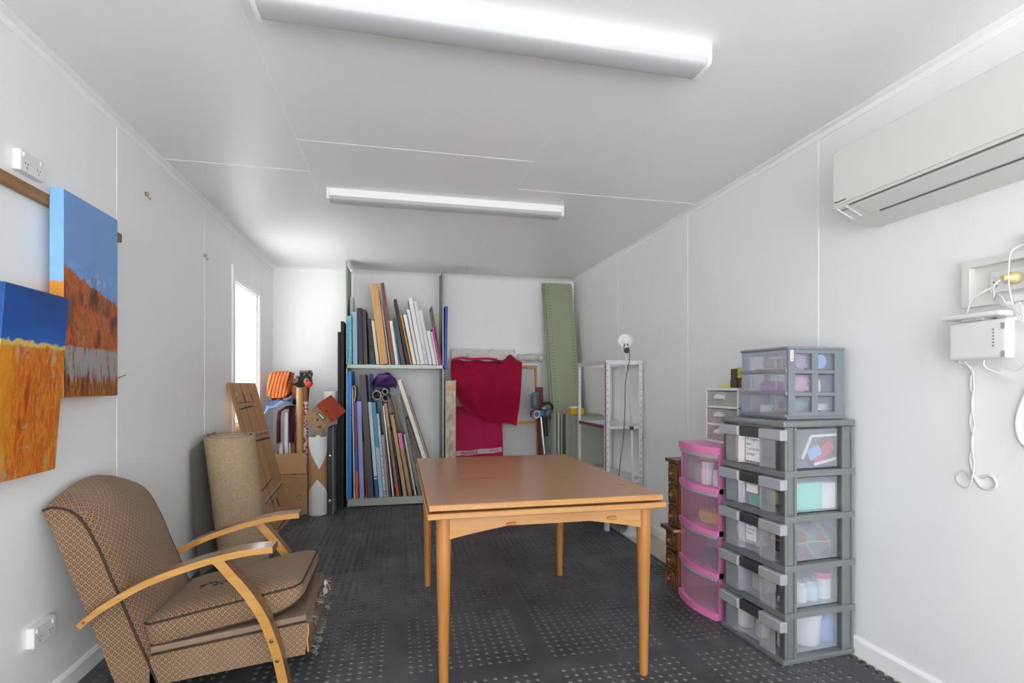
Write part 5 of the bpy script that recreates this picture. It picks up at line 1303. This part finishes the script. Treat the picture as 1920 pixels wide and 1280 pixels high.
# ------------------------------------------------------------------ flattened carton with pen lines
p00 = Vector((-.955, 4.235, MAT+.001)); p10 = Vector((-.940, 4.930, MAT+.001)); p01 = Vector((-1.252, 4.215, 1.205)); p11 = p10 + p01 - p00
nrm = (p10-p00).cross(p01-p00).normalized()
if nrm.x < 0: nrm = -nrm
sh = thing('flattened_carton', 'flattened brown carton marked with black pen lines, leaning over the window', 'cardboard', (-1.09, 4.57, MAT))
bm = bmesh.new(); prism(bm, [p00, p10, p11, p01], nrm*.006); obj('card_sheet', bm, M('plain_cardboard', (.47, .275, .125), .7, var=.07, vscale=6), sh)
def onsheet(u, v, k=.0066): return p00*(1-u)*(1-v) + p10*u*(1-v) + p11*u*v + p01*(1-u)*v + nrm*k
def penline(bm, a, b, w=.006):
    A = onsheet(*a); Bv = onsheet(*b); d = (Bv-A).normalized(); s_ = nrm.cross(d)
    prism(bm, [A-s_*w/2, Bv-s_*w/2, Bv+s_*w/2, A+s_*w/2], nrm*.0004)
bm = bmesh.new()
for a, b, w in (((.12, 1.0), (.12, .40), .004), ((.38, 1.0), (.38, .05), .005), ((.66, 1.0), (.70, .03), .004), ((.15, .83), (.62, .84), .012), ((.15, .87), (.60, .87), .006), ((.40, .93), (.42, .87), .016), ((.66, .93), (.74, .87), .014),
                ((.10, .615), (.98, .600), .016), ((.10, .645), (.95, .64), .006), ((.10, .60), (.12, .30), .007), ((.12, .30), (.62, .335), .008), ((.62, .335), (.60, .60), .004), ((.15, .12), (.18, .03), .006), ((.30, .02), (.70, .03), .012), ((.58, .20), (.60, .14), .03), ((.30, .30), (.45, .14), .004)):
    penline(bm, a, b, w)
obj('pen_lines', bm, M('black_pen', (.03, .025, .022), .7), sh)
bm = bmesh.new(); penline(bm, (.12, .215), (.98, .26), .010); penline(bm, (.20, .19), (.55, .205), .006); penline(bm, (.30, .66), (.50, .66), .012)
obj('blue_pen_line', bm, M('blue_pen', (.05, .12, .26), .7), sh)
bm = bmesh.new(); penline(bm, (.12, .232), (.98, .278), .010); penline(bm, (.15, .668), (.95, .655), .008); penline(bm, (.12, .925), (.20, .925), .025)
obj('tape_strip', bm, M('grey_tape', (.50, .47, .43), .4), sh)
# ------------------------------------------------------------------ carpet roll and grey carpet piece
t = NT('tan_carpet'); co = t.obj(); n1 = t.noise(t.scale(co, (1, 1, .3)), 260, 3, .7); n2 = t.noise(co, 6, 4)
t.base(t.mix(t.step(n1, .3, .7), t.mix(n2, (.30, .19, .105), (.36, .24, .14)), (.55, .42, .28))); t.rough(.95); t.bump(n1, .5, .003); m_carp = t.m
base = Vector((-.985, 3.70, MAT)); topc = Vector((-1.046, 3.60, .872)); ax = (topc-base).normalized(); a_, b_ = frame_axes(ax)
bm = bmesh.new(); prof = []; turns = 3.6; n = 120
for k in range(n+1):
    th = 2*math.pi*turns*k/n; r = .030 + (.139-.030)*k/n; prof.append((th, r))
def sp(th, r, h): return base + ax*h + (a_*math.cos(th+1.2) + b_*math.sin(th+1.2))*r
H = (topc-base).length; tk = .016
ring = [[bm.verts.new(sp(th, r + o_, h)) for th, r in prof] for o_, h in ((0, .012), (tk, .012), (tk, H), (0, H))]
for q in (2, 3):
    for k, v in enumerate(ring[q]): v.co += ax*(.014*math.sin(prof[k][0]*.9+.6) + .010*(1-k/n))
for k in range(n):
    for q in range(4):
        f = bm.faces.new([ring[q][k], ring[q][k+1], ring[(q+1) % 4][k+1], ring[(q+1) % 4][k]]); f.material_index = 1 if q == 2 else 0
for k in (0, n): bm.faces.new([ring[q][k] for q in range(4)])
tag(obj('carpet_roll', bm, [m_carp, M('carpet_cut_edge', (.36, .29, .21), .95, var=.4, vscale=160, bump=.6, bscale=250)], auto=60), 'rolled up tan carpet standing on end by the left wall', 'carpet roll')
bm = bmesh.new()
def slab(a, b):
    z = MAT + .012 + b*(.775 + .075*min(1, a*2)); bend = .05*(1-b)**2
    return (-1.238 + bend + .02*math.sin(a*3), 3.50 + .42*a - .025*(1-b)*0, z)
grid(bm, slab, 14, 16); solid(bm, .018)
t = NT('grey_felt'); co = t.obj(); n1 = t.noise(co, 220, 3, .8); t.base(t.mix(n1, (.27, .25, .23), (.40, .38, .355))); t.rough(.95); t.bump(n1, .4, .002)
tag(obj('carpet_offcut', bm, t.m, smooth=False), 'grey carpet offcut leaning on the left wall behind the roll', 'carpet')
# ------------------------------------------------------------------ boards, cloth and frames right of the shelving
t = NT('peeling_white_paint'); co = t.obj(); n_ = t.noise(t.scale(co, (1, 1, 1.6)), 16, 6, .75, .8)
t.base(t.mix(t.step(n_, .60, .63), (.74, .73, .70), (.30, .27, .23))); t.rough(.6); t.bump(t.step(n_, .58, .63), .3, .003)
def leanback(x0, x1, ytop, ybot, ztop, th, zb=MAT):
    """slab whose back leans on the wall: front face from (ybot, zb) to (ytop, ztop)"""
    d = Vector((0, ytop-ybot, ztop-zb)); L = d.length; d.normalize(); nr = Vector((1, 0, 0)).cross(d)
    if nr.y < 0: nr = -nr
    return d, nr, L
def leanslab(x0, x1, ytop, ybot, ztop, th, bev=.002):
    d, nr, L = leanback(x0, x1, ytop, ybot, ztop, th)
    c = Vector(((x0+x1)/2, ybot, MAT+.001)) + d*L/2 + nr*th/2; bm = bmesh.new(); obox(bm, c, (1, 0, 0), nr, d, x1-x0, th, L, bev); return bm
tag(obj('painted_board', leanslab(.552, 1.262, 5.63, 5.51, 1.585, .022), t.m), 'peeling white painted board leaning on the back wall behind the red towel', 'board')
# reversed canvas with wooden stretcher bars
rc = thing('reversed_canvas', 'large canvas seen from behind with orange stretcher bars, right of the towel', 'canvas', (1.22, 5.45, MAT))
YT, YBt, ZT = 5.565, 5.44, 1.425
d, nr, L = leanback(0, 0, YT, YBt, ZT, .03)
def oncv(x, s_, k=0.0): return Vector((x, YBt, MAT+.001)) + d*s_ + nr*k
sbar = wood('orange_pine', (.50, .27, .10), (.64, .39, .17), 'z', 1, .5)
cx0, cx1 = .96, 1.515
bm = bmesh.new(); obox(bm, oncv((cx0+cx1)/2, L/2, .030), (1, 0, 0), nr, d, cx1-cx0, .003, L); obj('canvas_cloth', bm, M('grey_canvas_back', (.58, .58, .58), .85, bump=.2, bscale=300), rc)
for xc in (cx0+.012, cx1-.028):
    bm = bmesh.new(); obox(bm, oncv(xc, L/2, .014), (1, 0, 0), nr, d, .024, .028, L-.01); obj('stretcher_bar', bm, sbar, rc)
for s_ in (.03, .775, L-.035):
    bm = bmesh.new(); obox(bm, oncv((cx0+cx1)/2, s_, .014), (1, 0, 0), nr, d, cx1-cx0-.08, .028, .026); obj('stretcher_bar', bm, sbar, rc)
bm = bmesh.new(); obox(bm, oncv(cx1-.008, L/2, .014), (1, 0, 0), nr, d, .015, .032, L); obj('canvas_edge', bm, wht, rc)
bm = bmesh.new(); obox(bm, oncv((cx0+cx1)/2, L-.010, .014), (1, 0, 0), nr, d, cx1-cx0, .034, .020); obj('canvas_edge', bm, wht, rc)
tag(obj('canvas', leanslab(1.30, 1.572, 5.650, 5.60, 1.440, .022), wht), 'white canvas leaning behind the reversed one at its right edge', 'canvas')
bm = bmesh.new()
pts = catmull([(1.275, 5.60, 1.488), (1.35, 5.60, 1.492), (1.50, 5.595, 1.494), (1.585, 5.595, 1.482)], 4)
tube(bm, pts, [.036 + .008*math.sin(i*1.3) - (.018 if i in (0, len(pts)-1) else 0) for i in range(len(pts))], 12)
for v in bm.verts: v.co.z = max(v.co.z, 1.4425)
tag(obj('wrapped_bundle', bm, M('cream_wrapping', (.66, .64, .58), .7, var=.1, vscale=30), smooth=True), 'long cream wrapped bundle lying on top of the reversed canvases', 'bundle')
# pink wrapped canvas with printed tape
pk_ = thing('wrapped_canvas', 'canvas wrapped in crimson pink cloth with a FRAGILE tape band', 'parcel', (.82, 5.38, MAT))
def pinkfn(a, b):
    x = .548 + (.535 - .02*b)*a; z = MAT + .001 + .96*b
    return (x, 5.33 + .06*b + .006*math.sin(a*19+b*4)*math.sin(b*8) + (.012 if a in (0.0, 1.0) else 0), z)
bm = bmesh.new(); grid(bm, pinkfn, 30, 24); solid(bm, .045)
m_pnk = M('crimson_pink_cloth', (.72, .025, .16), .85, var=.16, vscale=9, bump=.25, bscale=40)
obj('cloth_wrap', bm, m_pnk, pk_, smooth=True)
bm = bmesh.new()
grid(bm, lambda a, b: (.556 + .50*a, 5.3460 - .008*math.sin(a*2.2) - .002, .452 + .046*a*.75 + .050*b + .003*math.sin(a*14)), 16, 2); solid(bm, .001)
tp = obj('tape_band', bm, M('white_pink_tape', (.84, .78, .80), .35), pk_)
m_rt = M('red_tape_print', (.55, .03, .05), .5)
d_ = Vector((1, 0, .07)).normalized(); u_ = Vector((-.07, 0, 1)).normalized()
text('tape_lettering', 'FRAGILE', .048, (.622, 5.332, .4645), d_, u_, m_rt, pk_, sx=.98, bold=.0012)
text('tape_lettering', 'FRA', .048, (.930, 5.332, .487), d_, u_, M('pink_tape_print', (.62, .22, .30), .5), pk_, sx=1.1, bold=.0012)
# red towel hung over the boards
t = NT('red_towel'); co = t.obj(); n1 = t.noise(co, 14, 3); n2 = t.noise(co, 420, 2)
t.base(t.mix(n1, (.50, .004, .055), (.66, .012, .09))); t.rough(.95); t.b.inputs['Sheen Weight'].default_value = .25; t.b.inputs['Sheen Tint'].default_value = (1, .3, .4, 1); t.bump(n2, .6, .003); m_tow = t.m
tw = thing('red_towel', 'deep red towel draped over the white board and pink parcel', 'towel', (.88, 5.3, .74))
def towel(a, b):
    xl = .520 + .12*b - .05*math.sin(b*3.1); xr = 1.262 - .055*b**1.5; x = xl + (xr-xl)*a
    zt = 1.425 + .010*math.sin(a*7); zb = .955 - .20*a**.6 + .012*math.sin(a*9)
    z = zt + (zb-zt)*b
    fold = .030*math.sin((a*1.1-b*.55)*15)*b*(1-a*.55) + .018*math.sin((a+b*.7)*22)*(1-a)*b + .006*math.sin(a*31+b*3)*(1-b)
    return (x, 5.300 - .028*math.sin(math.pi*min(1, b*1.2)) + fold, z)
bm = bmesh.new(); grid(bm, towel, 56, 44); solid(bm, .007); obj('hanging_face', bm, m_tow, tw, smooth=True)
def towtop(a, b):
    x = .535 + .715*a; pk2 = .075*math.exp(-((a-.86)/.07)**2); zz = 1.420 + .040*math.sin(math.pi*b) + pk2*math.sin(math.pi*min(1, b*1.15)) + .008*math.sin(a*21) - .03*max(0, a-.93)*10*b
    return (x, 5.300 + .20*b + .008*math.sin(a*17), zz - .03*b)
bm = bmesh.new(); grid(bm, towtop, 48, 14); solid(bm, .010); obj('folded_top', bm, m_tow, tw, smooth=True)
bm = bmesh.new(); strip(bm, catmull([(.530, 5.285, 1.448), (.62, 5.278, 1.466), (.74, 5.285, 1.456), (.88, 5.285, 1.463), (.99, 5.288, 1.452)], 6), (0, 1, 0), .05, .022); obj('rolled_hem', bm, m_tow, tw, smooth=True)
# taped long carton beside the shelving
t = NT('taped_carton'); co = t.obj(); n_ = t.noise(t.scale(co, (6, 6, 3)), 5, 4); t.base(t.mix(t.step(n_, .4, .65), (.34, .255, .16), (.50, .41, .29))); t.rough(t.mix(n_, (.12, .12, .12), (.5, .5, .5))); t.bump(n_, .3, .004)
tc = thing('long_carton', 'long narrow carton wrapped in brown tape standing beside the shelving', 'carton', (.505, 5.22, MAT))
obj('carton_body', B((.448, 5.150, MAT), (.553, 5.240, 1.232), .004), t.m, tc)
obj('torn_top', (lambda bm: (prism(bm, [(.448, 5.165, 1.232), (.50, 5.165, 1.238), (.53, 5.165, 1.233), (.556, 5.165, 1.242), (.556, 5.165, 1.215), (.448, 5.165, 1.21)], (0, .075, 0)), bm)[1])(bmesh.new()), M('torn_tape', (.42, .38, .32), .4), tc)
obj('orange_label', B((.452, 5.1485, 1.135), (.551, 5.151, 1.185)), M('peach_label', (.62, .36, .18), .6), tc)
for z in (.84, .55):
    bm = bmesh.new()
    for q in (0, .05): box(bm, (.485, 5.1488, z+q), (.522, 5.1502, z+q+.006))
    for q in (.485, .516): box(bm, (q, 5.1488, z), (q+.006, 5.1502, z+.056))
    box(bm, (.500, 5.1488, z+.01), (.506, 5.1502, z+.046)); obj('printed_mark', bm, M('faded_red_print', (.35, .13, .08), .7), tc)
# ------------------------------------------------------------------ stick vacuum and red board
tag(obj('red_board', leanslab(1.475, 1.555, 5.525, 5.385, 1.165, .012), wood('red_brown_board', (.16, .02, .015), (.24, .04, .03), 'z', 1, .45)), 'narrow dark red board leaning behind the stick vacuum', 'board')
vc = thing('stick_vacuum', 'cordless stick vacuum with a grey bin and blue trim by the back wall', 'vacuum cleaner', (1.50, 5.14, MAT))
m_vg = M('dark_grey_vac', (.10, .105, .11), .3); m_vb = M('vac_blue', (.01, .22, .35), .3); m_vs = M('vac_silver', (.62, .62, .62), .25, .8)
cx, cy = 1.372, 5.17
bm = bmesh.new(); lathe(bm, [(.034, 0), (.038, .01), (.040, .145), (.036, .150)], (cx, cy, .945), seg=20); obj('dust_bin', bm, m_vg, vc, auto=40)
bm = bmesh.new(); lathe(bm, [(.041, 0), (.041, .014), (.030, .020), (0, .020)], (cx, cy, 1.093), seg=20); obj('blue_rim', bm, m_vb, vc, auto=40)
bm = bmesh.new(); box(bm, (cx-.052, cy-.012, .95), (cx-.040, cy+.012, 1.09), .003); obj('blue_clip', bm, m_vb, vc)
for k in range(9):
    a = 2*math.pi*k/9; bm = bmesh.new(); lathe(bm, [(.016, 0), (.013, .03), (.010, .045)], (cx-.005+.030*math.cos(a), cy-.045, .892+.034*math.sin(a)), (0, -1, 0), 10); obj('cyclone_cone', bm, m_vs, vc, auto=40)
bm = bmesh.new(); lathe(bm, [(.050, 0), (.052, .02), (.046, .05), (0, .05)], (cx-.005, cy+.004, .892), (0, -1, 0), 20); obj('cyclone_housing', bm, m_vg, vc, auto=40)
bm = bmesh.new(); lathe(bm, [(.034, 0), (.036, .03), (.030, .06)], (cx+.030, cy, .892), (1, 0, 0), 18); obj('blue_collar', bm, m_vb, vc, auto=40)
bm = bmesh.new(); lathe(bm, [(0, -.055), (.038, -.05), (.054, -.03), (.058, 0), (.054, .03), (.038, .05), (0, .055)], (cx+.142, cy, .888), (0, -1, 0), 22); obj('motor_body', bm, m_vg, vc, auto=50)
bm = bmesh.new(); tube(bm, catmull([(cx+.06, cy, .945), (cx+.09, cy, .99), (cx+.15, cy, 1.0), (cx+.185, cy, .965), (cx+.175, cy, .92)], 5), .014, 10); obj('handle', bm, m_black, vc, smooth=True)
bm = bmesh.new(); obox(bm, (cx+.085, cy-.02, .952), (1, 0, .1), (0, 1, 0), (-.1, 0, 1), .03, .02, .014); obj('power_button', bm, M('pale_button', (.7, .7, .7), .3), vc)
bm = bmesh.new(); cyl(bm, (cx+.055, cy-.02, .86), (cx+.095, cy-.02, .80), .022, .020, 14); cyl(bm, (cx+.100, cy, .84), (cx+.115, cy, .66), .026, .024, 14); obj('battery_grip', bm, m_black, vc, auto=40)
bm = bmesh.new(); cyl(bm, (cx+.052, cy-.03, .865), (cx+.125, cy-.05, .10), .0155, seg=14); obj('wand', bm, m_vs, vc, auto=40)
obj('floor_head', rbox((cx+.01, cy-.125, MAT), (cx+.19, cy-.03, .075), .015, 3), m_vg, vc); bm = bmesh.new(); cyl(bm, (cx+.126, cy-.055, .115), (cx+.13, cy-.10, .06), .020, seg=12); obj('head_joint', bm, m_vb, vc)
# ------------------------------------------------------------------ green perforated steel panels
m_grn = M('sage_green_steel', (.33, .375, .25), .42, .05, var=.06, vscale=5)
GT, GB, GZ = 5.60, 5.05, 2.335
d, nr, L = leanback(0, 0, GT, GB, GZ, .02)
def panel(x0, x1, off, label, slots=True, dz=0.0):
    r_ = thing('green_steel_sheet', label, 'steel panel', ((x0+x1)/2, GB, MAT), 0, 'tall green steel panels')
    P0 = Vector(((x0+x1)/2, GB, MAT+.001)) + nr*off
    bm = bmesh.new(); LL = L+dz; obox(bm, P0 + d*LL/2, (1, 0, 0), nr, d, x1-x0, .002, LL)
    for s_ in (-1, 1): obox(bm, P0 + d*LL/2 + Vector((s_*((x1-x0)/2-.001), 0, 0)) + nr*.011, (1, 0, 0), nr, d, .002, .020, LL)
    obj('panel_sheet', bm, m_grn, r_)
    if slots:
        bm = bmesh.new()
        for k in range(62):
            for s_ in (-1, 1):
                for q in (-.010, .010):
                    obox(bm, P0 + d*(LL-.05-k*.0365) + Vector((s_*((x1-x0)/2-.034)+q, 0, 0)) - nr*.0013, (1, 0, 0), nr, d, .0085, .0008, .0065)
        o = obj('slots', bm, M('slot_shadow', (.05, .055, .04), .7), r_); o['kind'] = 'stuff'
    return r_
panel(1.598, 1.912, 0, 'tall sage green slotted steel panel leaning in the back right corner')
panel(1.578, 1.900, .030, 'sage green steel panel directly behind the slotted one', False, .01)
panel(1.620, 1.938, .062, 'rearmost sage green steel panel against the back wall', False, -.01)
# short shelves standing on end under the tall panels
m_grn2 = M('grey_sage_steel', (.33, .36, .30), .45, .05, var=.06, vscale=6); m_grn3 = M('pale_sage_steel', (.40, .47, .36), .45)
def shelfboard(x0, x1, y, h, rot, lab, m_, lip=.03):
    r_ = thing('steel_shelf_board', lab, 'steel shelf', ((x0+x1)/2, y, MAT), 0, 'short green steel shelves on end')
    a = math.radians(rot); ax = Vector((math.cos(a), math.sin(a), 0)); ay = Vector((-math.sin(a), math.cos(a), 0)); c = Vector(((x0+x1)/2, y, MAT+.001+h/2)); w = x1-x0
    bm = bmesh.new(); obox(bm, c, ax, ay, (0, 0, 1), w, .002, h); obox(bm, c + ax*(-w/2+.001) + ay*lip/2, ax, ay, (0, 0, 1), .002, lip, h); obox(bm, c + ax*(w/2-.001) + ay*lip/2, ax, ay, (0, 0, 1), .002, lip, h); obox(bm, c + Vector((0, 0, h/2-.001)) + ay*lip/2, ax, ay, (0, 0, 1), w, lip, .002)
    obj('shelf_tray', bm, m_, r_)
shelfboard(1.640, 1.955, 4.690, .885, 4, 'front grey green shelf board standing on end behind the metal rack', m_grn2)
shelfboard(1.625, 1.940, 4.732, .893, 4, 'second grey green shelf board standing on end behind the metal rack', m_grn2)
shelfboard(1.612, 1.925, 4.776, .90, 4, 'third grey green shelf board standing on end behind the metal rack', m_grn2)
shelfboard(1.595, 1.91, 4.822, .90, 4, 'fourth grey green shelf board standing on end behind the metal rack', m_grn2)
def edgeboard(x, y, dep, h, m_, lab, w=.022):
    tag(obj('steel_channel', B((x-w/2, y, MAT), (x+w/2, y+dep, h), .002), m_), lab, 'steel channel', 'upright green steel channels')
edgeboard(1.515, 4.93, .10, .91, m_grn2, 'dull green channel nearest the stick vacuum')
edgeboard(1.548, 4.92, .10, .915, m_grn3, 'pale mint green channel second from the stick vacuum')
edgeboard(1.580, 4.92, .10, .90, m_grn2, 'grey green channel third from the stick vacuum', .018)
edgeboard(1.607, 4.92, .10, .90, M('brown_steel', (.16, .14, .10), .5), 'brownish channel fourth from the stick vacuum', .014)
yb = thing('yellow_box', 'small yellow plastic box with a white lid on the shelf boards', 'box', (1.70, 4.78, .90))
obj('box_body', rbox((1.605, 4.70, .9035), (1.735, 4.80, .966), .008, 3), M('yellow_plastic', (.68, .38, .01), .4), yb, auto=40)
obj('lid', rbox((1.61, 4.705, .9665), (1.70, 4.795, .982), .005, 2), m_paper, yb, auto=40)
# ------------------------------------------------------------------ galvanised slotted-angle rack
m_galv = NT('galvanised_steel'); t = m_galv; co = t.obj(); vr = t.n('TexVoronoi', {'Vector': co, 'Scale': 60.0}).outputs['Distance']
t.base(t.mix(vr, (.64, .66, .68), (.82, .83, .84))); t.b.inputs['Metallic'].default_value = .4; t.rough(.38); m_galv = t.m
m_rust = M('brown_red_paint', (.16, .05, .06), .5)
GX0, GX1, GY0, GY1, GH = 1.630, 1.955, 3.925, 4.600, 1.392
gr = thing('metal_rack', 'galvanised slotted steel rack standing against the right wall', 'rack', ((GX0+GX1)/2, (GY0+GY1)/2, MAT))
for x, sx in ((GX0, 1), (GX1, -1)):
    for y, sy in ((GY0, 1), (GY1, -1)):
        bm = bmesh.new()
        box(bm, (min(x, x+sx*.034), min(y, y+sy*.002), MAT), (max(x, x+sx*.034), max(y, y+sy*.002), GH))
        box(bm, (min(x, x+sx*.002), min(y, y+sy*.034), MAT), (max(x, x+sx*.002), max(y, y+sy*.034), GH)); po = obj('angle_post', bm, m_galv, gr)
        bm = bmesh.new()
        for k in range(26):
            z = .06+k*.052
            obox(bm, (x+sx*.018, y-sy*.0006, z), (1, 0, 0), (0, 1, 0), (0, 0, 1), .005, .001, .012); obox(bm, (x-sx*.0006, y+sy*.018, z+.026), (1, 0, 0), (0, 1, 0), (0, 0, 1), .001, .005, .012)
        o = obj('slots', bm, M('slot_grey', (.20, .20, .21), .7), po); o['kind'] = 'stuff'
obj('painted_edge', B((GX0-.0012, GY0-.0012, MAT+.3), (GX0+.005, GY0+.003, GH-.02)), m_rust, gr)
for z, h in ((.125, .035), (.420, .032), (.860, .030)):
    bm = bmesh.new(); box(bm, (GX0+.003, GY0+.003, z-.002), (GX1-.003, GY1-.003, z))
    for lo, hi in (((GX0+.003, GY0+.003, z-h), (GX1-.003, GY0+.005, z)), ((GX0+.003, GY1-.005, z-h), (GX1-.003, GY1-.003, z)), ((GX0+.003, GY0+.005, z-h), (GX0+.005, GY1-.005, z)), ((GX1-.005, GY0+.005, z-h), (GX1-.003, GY1-.005, z))): box(bm, lo, hi)
    obj('shelf_tray', bm, m_galv, gr)
obj('painted_edge', B((GX0-.0005, GY0+.04, .832), (GX0+.003, GY1-.04, .858)), m_rust, gr)
bm = bmesh.new(); z = GH
for lo, hi in (((GX0+.003, GY0+.003, z-.035), (GX1-.003, GY0+.005, z-.003)), ((GX0+.003, GY1-.005, z-.035), (GX1-.003, GY1-.003, z-.003)), ((GX0+.003, GY0+.005, z-.035), (GX0+.005, GY1-.005, z-.003)), ((GX1-.005, GY0+.005, z-.035), (GX1-.003, GY1-.005, z-.003)), ((GX0+.003, GY0+.005, z-.037), (GX0+.030, GY1-.005, z-.035)), ((GX1-.03, GY0+.005, z-.037), (GX1-.003, GY1-.005, z-.035))): box(bm, lo, hi)
obj('top_frame', bm, m_galv, gr)
# ------------------------------------------------------------------ work lamp on a stand
fl = thing('floor_lamp', 'grey stand lamp with a round white reflector in front of the metal rack', 'lamp', (1.800, 3.80, 0))
m_lm = M('lamp_grey_metal', (.45, .46, .48), .35, .6)
bm = bmesh.new(); lathe(bm, [(.078, 0), (.080, .012), (.060, .028), (.048, .05), (.040, .12), (.030, .135), (.012, .14)], (1.808, 3.79, .0005), seg=26); obj('stand_base', bm, M('lamp_base_grey', (.55, .56, .58), .4), fl, auto=50)
bm = bmesh.new(); cyl(bm, (1.808, 3.79, .13), (1.794, 3.79, .84), .011, seg=12); obj('pole', bm, M('pale_pole', (.66, .66, .66), .35), fl, auto=40)
bm = bmesh.new(); cyl(bm, (1.794, 3.79, .82), (1.793, 3.79, .87), .014, .010, 12); obj('pole_collar', bm, m_lm, fl, auto=40)
bm = bmesh.new(); cyl(bm, (1.793, 3.79, .862), (1.792, 3.79, .835), .0155, seg=12); obj('black_clamp', bm, m_black, fl, auto=40)
bm = bmesh.new(); tube(bm, catmull([(1.793, 3.79, .86), (1.790, 3.79, .93), (1.772, 3.79, 1.08), (1.752, 3.79, 1.22), (1.745, 3.79, 1.32), (1.745, 3.79, 1.40), (1.744, 3.79, 1.452)], 5), .0055, 8); obj('gooseneck', bm, m_lm, fl, smooth=True)
hc = Vector((1.733, 3.775, 1.535)); dr_ = Vector((-.30, -.9, .20)).normalized()
bm = bmesh.new(); lathe(bm, [(.014, -.075), (.030, -.065), (.050, -.02), (.056, .004), (.053, .004), (.045, -.015), (0, -.03)], hc, dr_, 28); obj('reflector', bm, M('white_reflector', (.86, .86, .87), .2), fl, auto=50)
bm = bmesh.new(); bmesh.ops.create_icosphere(bm, subdivisions=3, radius=.028, matrix=Matrix.Translation(hc + dr_*-.004)); obj('bulb', bm, M('frosted_bulb', (.90, .90, .90), .15), fl, smooth=True)
bm = bmesh.new(); lathe(bm, [(.018, -.02), (.021, -.012), (.021, .016), (.015, .022), (0, .022)], (1.744, 3.772, 1.460), (-.2, -.97, 0), 16); obj('clamp_knob', bm, m_black, fl, auto=40)
bm = bmesh.new(); tube(bm, catmull([(1.728, 3.775, 1.470), (1.722, 3.775, 1.495), (1.736, 3.77, 1.515), (1.756, 3.775, 1.50), (1.757, 3.775, 1.47)], 4), .004, 6); obj('wire_guard', bm, m_black, fl, smooth=True)
bm = bmesh.new(); tube(bm, catmull([(1.760, 3.785, 1.47), (1.775, 3.785, 1.42), (1.762, 3.78, 1.34), (1.735, 3.775, 1.22), (1.728, 3.77, 1.05), (1.722, 3.77, .88), (1.705, 3.77, .70), (1.690, 3.78, .56), (1.678, 3.79, .40), (1.680, 3.80, .20), (1.70, 3.80, .02)], 6), .0034, 6)
obj('cord', bm, M('dark_grey_cord', (.10, .10, .11), .5), fl, smooth=True)
